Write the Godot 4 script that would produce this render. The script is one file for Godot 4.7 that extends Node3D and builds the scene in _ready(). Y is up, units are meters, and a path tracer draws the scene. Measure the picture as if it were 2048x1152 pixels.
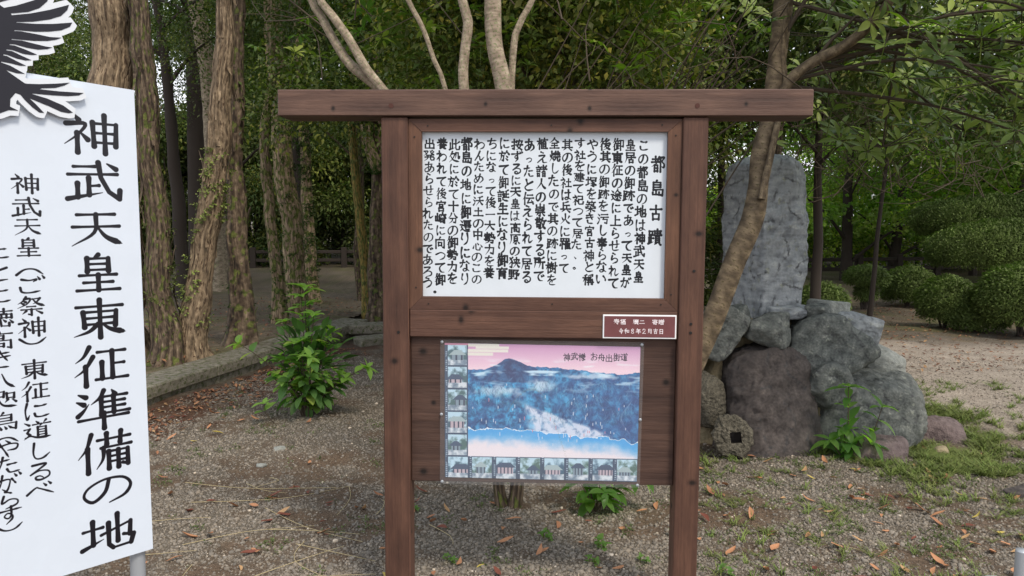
extends Node3D
# A timber notice board in front of a wood, a white sign, a rock monument. Units are metres, y is up, the camera stands near x = 0, z = 0.

var rng := RandomNumberGenerator.new()
var M := {}        # materials by name
var used := {}     # names of top-level things, for numbering


func _ready() -> void:
	rng.seed = 20260208
	# camera
	var cam := Camera3D.new()
	cam.name = "camera"
	cam.fov = 40.0
	cam.far = 400.0
	cam.near = 0.05
	add_child(cam)
	cam.position = Vector3(0, 1.6, 0)
	cam.rotation_degrees = Vector3(-5.08, 0, 0)
	cam.rotate_object_local(Vector3(0, 0, 1), deg_to_rad(0.31))
	# sky: bright overcast with a little blue
	var sky_mat := ProceduralSkyMaterial.new()
	sky_mat.sky_top_color = Color(0.77, 0.81, 0.87)
	sky_mat.sky_horizon_color = Color(0.96, 0.96, 0.97)
	sky_mat.sky_curve = 0.25
	sky_mat.ground_bottom_color = Color(0.30, 0.27, 0.23)
	sky_mat.ground_horizon_color = Color(0.42, 0.40, 0.36)
	sky_mat.sun_angle_max = 1.0
	var sky := Sky.new()
	sky.sky_material = sky_mat
	var env := Environment.new()
	env.background_mode = Environment.BG_SKY
	env.sky = sky
	env.background_energy_multiplier = 1.0
	env.tonemap_mode = Environment.TONE_MAPPER_LINEAR
	env.tonemap_exposure = 1.85
	env.ssao_enabled = true
	env.ssil_enabled = true
	env.sdfgi_enabled = true
	var we := WorldEnvironment.new()
	we.name = "world_environment"
	we.environment = env
	add_child(we)
	# sun behind thin cloud, high behind the camera's right shoulder
	var sun := DirectionalLight3D.new()
	sun.name = "sun"
	sun.light_energy = 0.5
	sun.light_angular_distance = 14.0
	sun.light_color = Color(1.0, 0.965, 0.91)
	sun.shadow_enabled = true
	add_child(sun)
	sun.rotation_degrees = Vector3(-50, 34, 0)

	make_materials()
	build_ground()
	build_kerb()
	build_fences()
	build_notice_board()
	build_information_sign()
	build_monument()
	build_wood()
	build_near_trees()
	build_clipped_shrubs()
	build_plants()
	build_ground_cover()


# Strokes of the Japanese characters on the signs, on a 100 x 100 square with y down. A stroke is a list of x y pairs;
# p tapers (left-falling sweep), n swells (right-falling sweep), d is a dot, c is a smooth curve; "=X x y w h" sets another character into a box.
const GLYPHS := {
	"一": "8 50 92 48", "二": "22 30 78 28/8 80 92 78", "十": "8 42 92 42/50 6 50 96", "土": "18 38 82 38/50 8 50 88/5 88 95 88",
	"王": "12 14 88 14/20 50 80 50/50 14 50 88/6 88 94 88", "日": "22 8 22 96/22 10 78 10 78 96/22 50 78 50/22 88 78 88",
	"白": "p 52 2 36 22/18 22 18 98/18 24 82 24 82 98/18 56 82 56/18 90 82 90", "口": "14 14 18 92/14 18 86 18 82 90/18 82 82 82",
	"目": "20 6 20 98/20 8 80 8 80 98/20 36 80 36/20 62 80 62/20 90 80 90",
	"月": "p 25 8 25 60 8 96/25 8 80 8 80 92 64 84/27 36 80 36/26 62 80 62", "人": "p 52 6 46 42 6 92/n 50 38 68 70 96 92",
	"八": "p 38 22 30 60 6 90/n 50 10 66 60 96 90", "大": "6 36 94 36/p 50 5 46 45 8 94/n 52 38 66 66 96 92",
	"力": "8 32 84 32 78 90 58 80/p 46 4 42 50 10 96", "心": "d 14 44 6 74/32 30 34 84 46 92 72 92 76 70/d 46 18 58 34/d 80 36 94 58",
	"礻": "d 36 0 58 16/p 10 27 82 25 52 54 2 80/50 50 50 100/d 62 48 90 66", "申": "12 20 15 82/12 22 88 22 85 80/15 47 86 47/15 72 86 72/50 0 50 100",
	"彳": "p 74 0 46 24 8 38/p 90 26 52 56 2 74/54 50 54 100", "氵": "d 20 6 66 20/d 8 36 52 50/p 12 96 46 78 84 50", "亻": "p 74 0 46 36 2 60/52 36 52 100",
	"辶": "d 6 6 22 20/4 42 24 40 14 60 24 74/p 24 74 2 94/n 6 86 26 80 52 92 99 92", "言": "d 38 0 56 11/2 21 98 21/18 38 82 38/18 54 82 54/=口 16 66 68 34",
	"隹": "p 34 0 24 28 2 52/27 28 27 100/27 26 92 26/27 48 86 48/27 70 86 70/27 94 98 94/58 26 58 94/d 54 2 62 20",
	"者": "14 18 80 18/46 2 46 36/4 36 96 36/p 92 8 56 46 4 68/=日 26 52 58 48", "足": "=口 6 4 80 36/50 36 50 86/50 58 90 58/14 52 14 90/p 0 96 98 82",
	"禾": "p 84 4 20 14/4 32 98 32/54 10 54 98/p 50 34 4 70/d 58 38 94 54", "木偏": "4 28 94 28/56 3 56 98/p 54 30 4 66/d 60 36 94 50",
	"土偏": "8 34 94 32/50 8 50 80/p 2 90 96 70", "正": "10 12 90 12/52 12 52 88/52 48 86 48/22 42 22 88/4 90 96 90",
	"神": "=礻 0 2 46 96/=申 44 2 56 96", "天": "16 15 84 13/8 46 92 44/p 50 14 46 60 6 94/n 52 46 68 72 97 90", "皇": "=白 20 0 60 44/=王 6 46 88 52",
	"武": "14 14 52 12/4 34 92 30/58 2 62 40 76 76 95 94 96 72/d 74 4 90 17/40 42 40 84/40 62 58 60/20 56 20 90/p 2 95 64 78",
	"東": "8 18 92 18/20 32 22 70/20 32 80 32 78 70/22 48 78 48/22 64 78 64/50 2 50 99/p 46 64 30 82 3 93/n 54 64 70 80 97 90",
	"征": "=彳 0 0 38 100/=正 36 4 64 92", "準": "=氵 0 0 28 62/=隹 26 0 74 64/4 72 96 70/50 60 50 100",
	"備": "=亻 0 0 34 100/36 18 97 17/53 3 53 32/80 2 78 31/42 40 99 39/p 47 40 45 70 33 94/56 52 56 98/56 52 92 52 92 94 82 89/56 66 92 66/56 80 92 80/74 52 74 98",
	"地": "=土偏 0 2 42 86/36 50 92 30 90 66 78 62/67 2 67 76/50 22 50 80 58 92 92 90 97 68",
	"祭": "p 32 2 22 22 4 38/p 26 13 47 13 34 40 2 60/d 20 22 31 29/d 13 32 23 39/54 15 82 11/n 54 12 70 38 98 54/p 80 12 68 32 56 40/34 54 64 54/14 69 86 69/50 69 50 99 40 94/p 32 76 18 92/d 66 76 86 92",
	"道": "=辶 0 0 100 100/d 46 2 54 13/p 82 0 72 15/34 20 97 18/p 64 20 58 32/=目 42 32 48 50",
	"徳": "=彳 0 0 32 100/40 14 97 13/68 1 68 27/42 29 42 50/42 30 95 30 95 50/59 30 59 48/77 30 77 48/42 48 95 48/d 42 64 34 90/54 60 58 92 86 94 86 78/d 64 58 73 69/d 88 60 98 76",
	"高": "d 50 0 50 14/6 16 94 16/=口 32 22 36 24/14 52 14 99/14 53 88 53 88 95 76 90/=口 34 64 34 24", "尸": "16 8 86 8 84 32/16 31 84 31/p 16 8 16 60 2 96",
	"咫": "14 10 54 9 52 38/14 36 52 36/p 14 10 12 60 2 92/n 30 38 50 84 99 94/=口 58 14 38 38/p 68 54 56 70/d 82 54 96 70",
	"烏": "p 48 0 38 14/22 14 22 64/22 15 76 15 75 46/22 31 75 31/22 46 75 46/22 62 93 60 90 94 76 88/d 14 74 6 94/d 34 76 38 91/d 50 76 56 89/d 64 74 72 85",
	"島": "p 48 0 38 12/22 12 22 60/22 12 77 12 76 43/22 27 76 27/22 42 76 42/22 58 95 57 91 95 78 90/43 65 43 87/18 74 18 88 66 88/66 73 66 90",
	"都": "8 20 52 19/30 3 30 38/2 38 60 37/p 58 6 36 46 1 66/=日 14 52 40 47/68 9 68 99/c 68 10 95 9 80 34 96 52 92 72 78 67", "古": "8 28 92 27/50 4 50 54/=口 16 48 68 50",
	"蹟": "=足 0 4 42 92/46 12 96 12/50 25 92 25/42 38 100 38/70 1 70 38/=目 48 44 46 44/p 62 88 46 99/d 78 88 95 99",
	"居": "=尸 0 0 100 100/26 50 97 49/60 37 60 66/=口 34 64 50 35", "跡": "=足 0 4 42 92/d 66 1 73 14/42 20 99 19/p 62 20 60 60 45 93/77 20 77 93 68 87/p 52 38 42 62/d 88 38 99 58",
	"御": "=彳 0 0 30 100/p 44 1 38 14 30 26/36 19 61 18/32 42 65 41/48 20 48 86/48 62 63 61/36 56 36 88/p 27 94 67 80/72 15 72 99/72 16 96 15 96 70 86 65",
	"途": "=辶 0 0 100 100/p 64 0 50 18 30 34/n 63 3 77 20 99 33/47 37 82 37/34 51 97 50/65 37 65 84 56 79/p 50 58 38 75/d 77 58 91 73", "上": "46 4 46 90/46 42 84 41/4 91 96 90",
	"後": "=彳 0 0 34 100/62 1 45 22 62 23/p 82 11 42 46/40 46 89 40/d 80 33 93 47/p 58 50 50 67 36 80/p 53 61 87 60 66 84 32 99/n 50 66 70 84 99 97",
	"其": "10 20 90 19/30 3 30 73/70 3 70 73/30 36 70 36/30 53 70 53/4 73 96 72/p 36 79 12 98/d 62 78 89 97", "汚": "=氵 0 2 30 96/38 14 94 13/33 38 99 37/60 38 52 57 91 56 87 93 70 87",
	"奉": "16 16 84 15/22 30 78 29/8 44 92 43/p 49 2 40 42 2 72/n 54 43 72 60 98 72/30 65 70 64/22 79 78 78/50 54 50 99",
	"塚": "=土偏 0 4 40 86/43 13 43 30/43 16 98 15 92 30/48 37 92 36/p 68 37 56 48 42 55/62 46 77 66 75 95 62 89/p 66 58 41 73/p 70 71 41 90/p 93 45 76 56/n 76 58 84 74 99 85",
	"築": "p 22 0 10 21/18 12 43 11/d 28 13 35 23/p 62 0 54 21/58 12 93 11/d 70 13 79 23/8 32 40 31/24 32 24 51/p 3 55 43 48/p 55 32 53 46 44 57/55 32 80 32 80 51 94 54/d 62 39 69 47/6 66 94 65/50 56 50 99/p 46 68 30 84 5 95/n 54 68 70 84 97 95",
	"宮": "d 50 0 50 13/d 12 16 9 31/12 18 90 17 84 31/=口 28 32 44 28/=口 20 64 60 36/p 53 58 46 67", "社": "=礻 0 2 46 96/=土 46 10 54 86",
	"稱": "=禾 0 0 42 100/p 93 3 66 8 46 12/d 52 18 58 29/d 68 16 73 27/p 92 13 82 29/53 44 53 99/53 45 91 45 91 95 82 91/53 59 91 59/42 75 99 74/71 36 71 75",
	"建": "42 16 87 15 87 43/32 29 99 28/42 42 87 42/41 56 90 55/36 70 97 69/65 2 65 85/5 15 28 13 14 40 30 40/p 30 40 20 72 1 94/n 7 56 28 84 99 95",
	"祀": "=礻 0 2 46 96/50 16 89 15 88 48/53 47 88 46/53 46 53 84 61 93 94 91 97 70", "兵": "p 72 1 46 10 26 14/27 12 27 69/27 36 83 35/60 36 60 69/4 70 96 69/p 36 76 12 97/d 62 76 89 97",
	"火": "d 16 32 27 55/p 88 24 74 50/p 50 2 48 50 5 97/n 52 50 68 76 97 95", "罹": "12 5 12 29/12 6 88 6 88 29/37 6 37 27/63 6 63 27/12 28 88 28/24 35 24 99/d 9 48 5 68/d 34 44 41 56/=隹 40 33 60 66",
	"全": "p 50 0 38 20 3 45/n 50 3 66 24 97 44/28 48 72 47/24 69 76 68/50 48 50 92/8 92 92 91",
	"焼": "d 6 32 13 51/p 40 24 31 42/p 22 4 22 56 1 96/d 24 58 40 78/48 20 93 19/59 4 59 35/81 4 81 35/44 34 97 34/42 54 99 53/p 60 54 56 76 38 96/77 54 77 84 83 93 96 91 99 75",
	"樹": "=木偏 0 0 36 100/36 16 66 15/51 2 51 29/39 29 64 28/=口 37 35 28 24/d 41 65 46 77/p 63 63 57 77/p 33 89 68 80/68 34 99 33/86 4 86 95 76 89/d 72 47 78 61",
	"植": "=木偏 0 0 40 100/40 16 99 15/71 1 71 28/=目 50 27 42 52/42 36 42 91 99 90", "諸": "=言 0 2 38 98/=者 38 0 62 100",
	"崇": "50 0 50 25/16 9 16 26 84 26/84 8 84 28/d 50 28 50 38/12 40 11 53/12 41 88 40 82 52/30 55 70 54/12 69 88 68/50 69 50 99 41 95/p 32 76 16 93/d 68 76 87 93",
	"敬": "4 16 52 15/18 2 18 27/38 2 38 27/p 17 26 10 40 1 51/14 38 50 37 48 92 37 87/=口 12 51 27 28/p 69 2 62 24 51 43/64 26 99 25/p 87 28 76 66 49 98/n 62 42 76 74 99 97",
	"所": "3 10 47 9/10 24 43 24 43 48/10 46 43 46/p 10 24 10 60 1 96/p 92 4 74 14 57 16/p 58 16 58 60 45 96/58 45 99 44/83 45 83 99",
	"伝": "=亻 0 0 36 100/44 22 90 21/36 47 99 46/65 48 44 87 93 80/d 80 62 98 94", "按": "4 26 40 25/23 2 23 93 10 87/p 1 63 41 50/d 71 0 71 13/46 16 44 30/46 17 97 16 92 29/66 30 51 67 92 97/p 86 46 71 80 40 98/40 53 99 51",
	"原": "10 8 97 7/p 14 8 14 60 1 97/p 60 13 51 24/=日 30 22 54 44/61 64 61 97 52 93/p 45 72 30 90/d 75 71 90 88", "狭": "p 36 3 20 20 3 31/12 8 33 40 27 96 13 89/p 31 40 1 68/48 24 93 23/d 52 33 59 47/p 92 32 82 47/42 55 99 54/p 71 4 69 56 41 98/n 73 56 83 78 99 95",
	"野": "6 8 6 48/6 8 45 8 45 48/6 27 45 27/6 46 45 46/25 8 25 88/6 67 45 66/p 1 94 49 82/56 10 91 9 74 31/d 61 23 77 37/50 45 99 43 90 60/75 45 75 94 62 88",
	"於": "d 22 2 29 14/3 25 49 23/p 22 24 18 64 1 94/20 46 43 45 39 91 28 84/p 73 4 62 24 47 42/n 73 6 85 24 99 39/d 65 45 78 57/d 61 67 78 82",
	"誕": "=言 0 2 34 98/p 96 4 78 12 62 14/77 14 77 63/62 34 62 63/77 38 95 37/56 64 99 63/38 18 53 17 44 44 54 44/p 54 44 48 74 35 92/n 40 64 56 86 99 95",
	"生": "p 32 4 22 26 4 46/24 26 88 25/20 55 82 54/51 2 51 92/3 93 97 92", "育": "d 50 0 50 13/5 17 95 16/43 18 22 37 79 34/d 66 25 84 43/26 48 26 99/26 49 79 49 79 95 68 91/26 62 79 62/26 76 79 76",
	"勢": "8 14 48 13/28 0 28 28/4 29 52 28/p 20 30 7 43/d 34 30 45 41/14 48 44 47/p 3 61 53 53/28 39 28 58/p 69 2 67 34 49 57/56 19 87 18 87 48 97 55 99 41/d 61 30 73 41/14 71 83 70 79 95 64 91/p 48 60 42 82 9 99",
	"養": "d 34 0 41 13/p 67 0 60 14/16 17 84 16/22 29 78 28/5 41 95 40/50 14 50 41/p 46 41 30 57 3 70/n 54 41 72 57 97 69/30 58 71 58 71 77/30 67 71 67/30 76 71 76/30 57 30 97 45 88/p 70 78 56 85/n 46 78 62 90 90 99",
	"沃": "=氵 0 2 30 96/p 92 5 66 14 43 16/34 47 99 46/p 66 14 64 50 31 98/n 68 48 80 74 99 95", "中": "13 22 16 68/13 24 87 24 84 66/16 60 84 60/50 1 50 99",
	"遷": "=辶 0 0 100 100/36 9 97 8/42 20 42 36/42 20 91 20 91 36/42 35 91 35/58 9 58 35/75 9 75 35/34 48 99 47/p 56 37 46 55 35 64/n 76 46 84 56 99 63/50 60 82 60/54 54 54 79 84 78",
	"此": "30 4 30 84/30 42 51 41/10 34 10 89/p 1 94 53 76/p 94 24 62 47/62 4 62 82 70 93 94 91 97 66", "処": "p 32 3 22 28 3 52/p 22 25 53 24 36 66 2 98/n 14 40 44 80 99 95/p 65 14 65 44 56 68/65 14 87 14 87 58 91 67 98 63 99 48",
	"分": "p 37 3 26 30 3 52/n 60 3 74 30 97 50/22 53 79 52 74 94 58 88/p 46 53 40 78 11 99", "崎": "21 10 21 72/4 34 4 75 39 75/39 33 39 77/44 21 99 20/p 71 3 66 24 47 43/n 74 22 84 32 98 43/44 51 99 50/=口 47 60 33 28/89 51 89 95 78 89",
	"向": "p 52 1 38 19/12 22 12 99/12 23 88 23 88 95 76 89/=口 30 40 40 40", "出": "50 2 50 92/18 18 18 47 82 47/82 16 82 49/8 58 8 93 92 93/92 56 92 96",
	"発": "p 6 12 39 11 26 34 1 52/d 14 21 25 33/n 58 6 72 32 99 49/p 78 5 66 19/p 90 17 76 31/28 49 72 48/13 65 87 64/p 40 49 36 76 7 99/63 49 63 84 71 93 93 91 96 74",
	"寿": "14 12 86 11/18 26 82 25/5 41 95 40/p 47 1 38 52 3 90/30 57 95 56/75 46 75 97 62 91/d 46 66 55 79", "福": "=礻 0 2 44 96/46 10 97 9/=口 52 18 38 26/48 48 48 99/48 48 95 48 95 99/48 72 95 72/71 48 71 96/48 95 95 95",
	"廣": "d 54 0 57 13/12 15 97 14/p 14 15 14 60 1 97/36 29 93 28/50 19 50 39/77 19 77 39/28 41 99 40/35 48 35 82/35 49 92 49 92 82/35 64 92 64/35 80 92 80/63 40 63 80/p 49 84 32 98/d 76 84 94 98",
	"寄": "d 50 0 50 11/10 14 9 28/10 15 90 14 84 27/22 35 78 34/p 51 24 44 41 19 54/d 58 38 80 52/5 59 95 58/=口 22 65 38 27/75 59 75 97 62 93",
	"贈": "=目 0 8 38 64/p 14 74 1 96/d 26 74 41 94/d 52 0 57 13/p 88 0 80 15/46 16 46 48/46 17 95 17 95 48/46 32 95 32/46 47 95 47/70 17 70 47/=日 46 52 48 47",
	"令": "p 50 0 36 26 3 49/n 50 3 66 26 97 47/36 45 64 44/22 61 79 60 60 82/d 44 70 60 99", "和": "=禾 0 0 52 100/=口 54 22 44 60", "年": "p 32 0 22 18 5 36/24 19 86 18/26 41 82 40/26 40 26 65/3 65 97 64/55 19 55 99", "吉": "10 19 90 18/50 0 50 43/22 43 78 42/=口 18 52 64 46",
	"様": "=木偏 0 0 42 100/d 53 2 59 13/p 86 0 78 15/46 19 94 18/50 31 92 30/44 43 99 42/71 19 71 95 60 91/p 46 58 63 58 42 90/p 94 48 76 65/n 72 60 84 76 99 88",
	"舟": "p 52 0 40 17/p 22 18 22 60 5 97/22 18 80 18 80 93 68 89/3 53 97 52/d 45 27 53 43/d 45 61 53 79", "街": "=彳 0 0 30 100/34 24 63 23/48 4 48 45/32 45 65 44/34 67 63 66/48 52 48 89/p 29 93 67 84/70 20 97 19/66 43 99 42/85 43 85 95 74 90",
	"の": "c 54 18 46 58 24 84 8 62 16 34 46 14 80 18 95 46 84 78 54 96", "し": "c 36 4 32 60 42 89 66 89 90 66", "る": "c 26 12 74 11 50 36 18 62 50 46 82 54 84 80 58 95 40 92 36 79 50 74 62 84 63 94",
	"こ": "c 22 16 50 22 78 17 66 30/c 16 60 22 84 50 90 90 82", "に": "c 18 8 11 50 16 94 25 72/c 46 26 66 28 87 23/c 43 66 48 82 68 86 94 79", "き": "c 18 22 80 15/c 16 43 84 34/c 44 2 56 30 73 60/c 26 66 34 90 76 93",
	"は": "c 14 8 9 50 14 95 23 74/c 40 32 93 29/c 70 6 72 60 68 86 48 94 38 82 56 72 95 92", "て": "c 8 22 60 18 91 13 54 36 43 62 58 88 85 91", "か": "c 6 36 60 30 62 60 50 95 33 82/c 36 4 26 60 6 92/c 72 30 88 60",
	"あ": "c 17 24 82 19/c 46 2 42 50 51 88/c 71 34 54 74 20 90 12 66 46 45 84 48 90 75 62 96", "っ": "c 22 56 56 44 82 53 75 78 43 94", "つ": "c 6 42 54 24 93 42 82 75 43 92", "ら": "c 40 2 64 15/c 34 26 27 64 56 48 82 57 79 81 39 97",
	"せ": "c 5 44 95 34/c 70 6 72 57 57 66/c 32 14 32 74 46 89 88 84", "れ": "c 26 2 26 98/c 7 28 39 23 26 50 4 78/c 26 52 54 27 67 34 62 70 70 89 98 70", "を": "c 17 18 80 13/c 49 0 36 34 14 60 44 43 59 58 56 73/c 90 36 40 62 33 85 54 93 88 91",
	"な": "c 7 26 57 21/c 34 2 26 40 6 66/c 68 14 94 33/c 66 40 68 83 46 95 33 83 54 73 92 93", "い": "c 13 20 14 62 26 86 39 69/c 72 24 89 46 91 68", "や": "c 4 46 54 27 92 31 87 57 57 60/d 51 4 65 21/c 27 16 46 62 59 98",
	"う": "c 36 4 66 14/c 14 44 62 27 86 45 75 75 39 98", "と": "c 30 6 42 47/c 86 24 42 46 18 71 40 92 88 87", "た": "c 8 26 61 19/c 38 2 28 50 6 92/c 54 46 88 43/c 51 70 62 90 96 87", "す": "c 4 26 96 21/c 58 2 58 50 46 68 33 55 44 39 59 48 61 71 39 98",
	"え": "c 38 2 64 13/c 21 36 75 32 46 62 6 94 42 65 55 70 61 93 96 91", "り": "c 26 6 19 44 29 60/c 70 4 77 46 66 79 39 98", "ち": "c 11 24 88 19/c 44 2 36 36 27 60 62 44 86 57 77 83 37 98", "わ": "c 28 2 28 98/c 7 28 43 23 28 52 4 80/c 28 54 66 31 94 49 85 79 55 94",
	"ん": "c 55 2 34 50 6 96 34 55 51 56 55 83 67 94 96 62", "め": "c 21 18 32 56 49 78/c 67 4 52 60 24 90 10 66 40 33 80 31 94 60 63 94", "ろ": "c 21 12 73 9 46 38 12 68 54 45 86 59 79 85 37 98", "お": "c 9 26 65 21/c 36 2 38 85 22 95 10 81 46 49 86 57 83 85 55 96/d 76 16 94 32",
	"へ": "c 3 64 34 32 48 38 97 78", "゛": "d 70 6 77 20/d 86 0 93 14", "べ": "=へ 0 8 100 92/d 62 18 71 32/d 79 12 88 26", "ご": "=こ 0 4 92 96/=゛ 6 0 100 100", "で": "=て 0 4 96 96/d 68 44 76 57/d 84 38 92 51", "が": "=か 0 4 92 96/=゛ 6 0 100 100", "ず": "=す 0 4 94 96/=゛ 6 0 100 100",
	"、": "d 16 66 36 90", "。": "c 30 62 44 74 32 88 16 80 18 66 30 62", "（": "c 4 90 28 66 50 60 72 66 96 90", "）": "c 4 10 28 34 50 40 72 34 96 10",
	"8": "c 50 48 28 30 50 6 72 28 30 66 34 88 54 94 72 84 70 66 50 48", "2": "c 24 28 40 6 70 14 66 44 22 92/22 92 82 92",
}
# ---------------------------------------------------------------- naming

func numbered(called: String) -> String:
	used[called] = used.get(called, 0) + 1
	return called if used[called] == 1 else "%s_%03d" % [called, used[called] - 1]


func tag(o: Node, label: String, category: String, group := "", kind := "") -> Node:
	if label: o.set_meta("label", label)
	if category: o.set_meta("category", category)
	if group: o.set_meta("group", group)
	if kind: o.set_meta("kind", kind)
	return o


func thing(called: String, label: String, category: String, at := Vector3.ZERO, turn := 0.0, group := "") -> Node3D:
	var o := Node3D.new()
	o.name = numbered(called)
	add_child(o)
	o.position = at
	o.rotation.y = turn
	tag(o, label, category, group)
	return o


func part(called: String, mesh: Mesh, m: Material, parent: Node, at := Transform3D()) -> MeshInstance3D:
	var o := MeshInstance3D.new()
	o.name = called if parent != self else numbered(called)
	o.mesh = mesh
	o.material_override = m
	o.transform = at
	parent.add_child(o, true)
	return o


func scatter(called: String, mesh: Mesh, m: Material, parent: Node, places: Array, colors: PackedColorArray) -> MultiMeshInstance3D:
	var mm := MultiMesh.new()
	mm.transform_format = MultiMesh.TRANSFORM_3D
	mm.use_colors = true
	mm.mesh = mesh
	mm.instance_count = places.size()
	for i in places.size():
		mm.set_instance_transform(i, places[i])
		mm.set_instance_color(i, colors[i])
	var o := MultiMeshInstance3D.new()
	o.name = called if parent != self else numbered(called)
	o.multimesh = mm
	o.material_override = m
	parent.add_child(o, true)
	if parent != self: o.set_meta("kind", "stuff")   # leaves nobody could count
	return o


# ---------------------------------------------------------------- mesh building

class Shape:
	var v := PackedVector3Array()
	var n := PackedVector3Array()
	var uv := PackedVector2Array()
	var c := PackedColorArray()
	var t := PackedInt32Array()

	func tri(a: int, b: int, d: int) -> void:
		t.append(a); t.append(b); t.append(d)

	# corners counter-clockwise as seen from outside
	func quad(a: Vector3, b: Vector3, d: Vector3, e: Vector3, ua := Vector2.ZERO, ub := Vector2.ZERO, ud := Vector2.ZERO, ue := Vector2.ZERO) -> void:
		var k := v.size()
		var nn := (b - a).cross(e - a).normalized()
		v.append(a); v.append(b); v.append(d); v.append(e)
		for i in 4: n.append(nn)
		uv.append(ua); uv.append(ub); uv.append(ud); uv.append(ue)
		t.append(k); t.append(k + 2); t.append(k + 1); t.append(k); t.append(k + 3); t.append(k + 2)

	# normals averaged over the faces round each vertex
	func smooth() -> void:
		n.resize(v.size())
		n.fill(Vector3.ZERO)
		for i in range(0, t.size(), 3):
			var f := (v[t[i + 2]] - v[t[i]]).cross(v[t[i + 1]] - v[t[i]])
			n[t[i]] += f; n[t[i + 1]] += f; n[t[i + 2]] += f
		for i in n.size(): n[i] = n[i].normalized() if n[i].length_squared() > 1e-20 else Vector3.UP

	func add(o: Shape, x := Transform3D()) -> void:
		var k := v.size()
		for i in o.v.size():
			v.append(x * o.v[i]); n.append((x.basis * o.n[i]).normalized())
		uv.append_array(o.uv); c.append_array(o.c)
		for i in o.t: t.append(i + k)

	func mesh() -> ArrayMesh:
		var a := []
		a.resize(Mesh.ARRAY_MAX)
		a[Mesh.ARRAY_VERTEX] = v
		a[Mesh.ARRAY_NORMAL] = n
		if uv.size() == v.size(): a[Mesh.ARRAY_TEX_UV] = uv
		if c.size() == v.size(): a[Mesh.ARRAY_COLOR] = c
		a[Mesh.ARRAY_INDEX] = t
		var m := ArrayMesh.new()
		m.add_surface_from_arrays(Mesh.PRIMITIVE_TRIANGLES, a)
		return m


# A timber: box between lo and hi with chamfered edges; the grain (u) runs along axis 0, 1 or 2.
func timber(lo: Vector3, hi: Vector3, axis: int, ch := 0.004, shift := Vector2.ZERO) -> Shape:
	var s := Shape.new()
	var mid := (lo + hi) * 0.5
	var h := (hi - lo) * 0.5
	var put := func(a: Vector3, b: Vector3, d: Vector3, e: Vector3):
		var uvs := []
		var nn: Vector3 = (b - a).cross(e - a)
		var across := 0
		for k in 3:
			if k != axis and (across == axis or absf(nn[across]) > absf(nn[k])): across = k
		for p in [a, b, d, e]: uvs.append(Vector2(p[axis], p[across]) + shift + Vector2(0, nn.normalized().abs().max_axis_index() * 0.07))
		s.quad(a + mid, b + mid, d + mid, e + mid, uvs[0], uvs[1], uvs[2], uvs[3])
	for k in 3:
		var p := (k + 1) % 3
		var q := (k + 2) % 3
		for sg in [-1.0, 1.0]:
			var pts := []
			for w in [[-1, -1], [1, -1], [1, 1], [-1, 1]]:
				var x := Vector3.ZERO
				x[k] = sg * h[k]; x[p] = w[0] * (h[p] - ch); x[q] = w[1] * (h[q] - ch)
				pts.append(x)
			if sg < 0: pts.reverse()
			put.call(pts[0], pts[1], pts[2], pts[3])
		# edges along k
		for w in [[-1, -1], [1, -1], [1, 1], [-1, 1]]:
			var a := Vector3.ZERO
			var b := Vector3.ZERO
			a[p] = w[0] * h[p]; a[q] = w[1] * (h[q] - ch)
			b[p] = w[0] * (h[p] - ch); b[q] = w[1] * h[q]
			var out := Vector3.ZERO
			out[p] = w[0]; out[q] = w[1]
			var d := b; var e := a
			a[k] = -(h[k] - ch); b[k] = a[k]; d[k] = h[k] - ch; e[k] = d[k]
			if (b - a).cross(e - a).dot(out) < 0: put.call(e, d, b, a)
			else: put.call(a, b, d, e)
	for x in [-1, 1]:
		for y in [-1, 1]:
			for z in [-1, 1]:
				var a := Vector3(x * h.x, y * (h.y - ch), z * (h.z - ch)) + mid
				var b := Vector3(x * (h.x - ch), y * h.y, z * (h.z - ch)) + mid
				var d := Vector3(x * (h.x - ch), y * (h.y - ch), z * h.z) + mid
				var k := s.v.size()
				var nn := Vector3(x, y, z).normalized()
				for pnt in [a, b, d]:
					s.v.append(pnt); s.n.append(nn); s.uv.append(shift)
				if (b - a).cross(d - a).dot(nn) > 0: s.tri(k, k + 2, k + 1)
				else: s.tri(k, k + 1, k + 2)
	return s


# A flat polygon (counter-clockwise, seen from +z) given thickness from z0 back to z1.
func slab_of(poly: PackedVector2Array, z0: float, z1: float, uv_box := Rect2(0, 0, 1, 1)) -> Shape:
	var s := Shape.new()
	if Geometry2D.is_polygon_clockwise(poly): poly.reverse()
	var tr := Geometry2D.triangulate_polygon(poly)
	for side in 2:
		var k := s.v.size()
		for p in poly:
			s.v.append(Vector3(p.x, p.y, z0 if side == 0 else z1))
			s.n.append(Vector3(0, 0, 1 if side == 0 else -1))
			s.uv.append(Vector2((p.x - uv_box.position.x) / uv_box.size.x, 1.0 - (p.y - uv_box.position.y) / uv_box.size.y))
		for i in range(0, tr.size(), 3):
			var a := tr[i]; var b := tr[i + 1]; var d := tr[i + 2]
			var ccw := (poly[b] - poly[a]).cross(poly[d] - poly[a]) > 0
			if ccw == (side == 0): s.tri(k + a, k + d, k + b)
			else: s.tri(k + a, k + b, k + d)
	for i in poly.size():
		var a := poly[i]; var b := poly[(i + 1) % poly.size()]
		s.quad(Vector3(a.x, a.y, z1), Vector3(b.x, b.y, z1), Vector3(b.x, b.y, z0), Vector3(a.x, a.y, z0))
	return s


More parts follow.
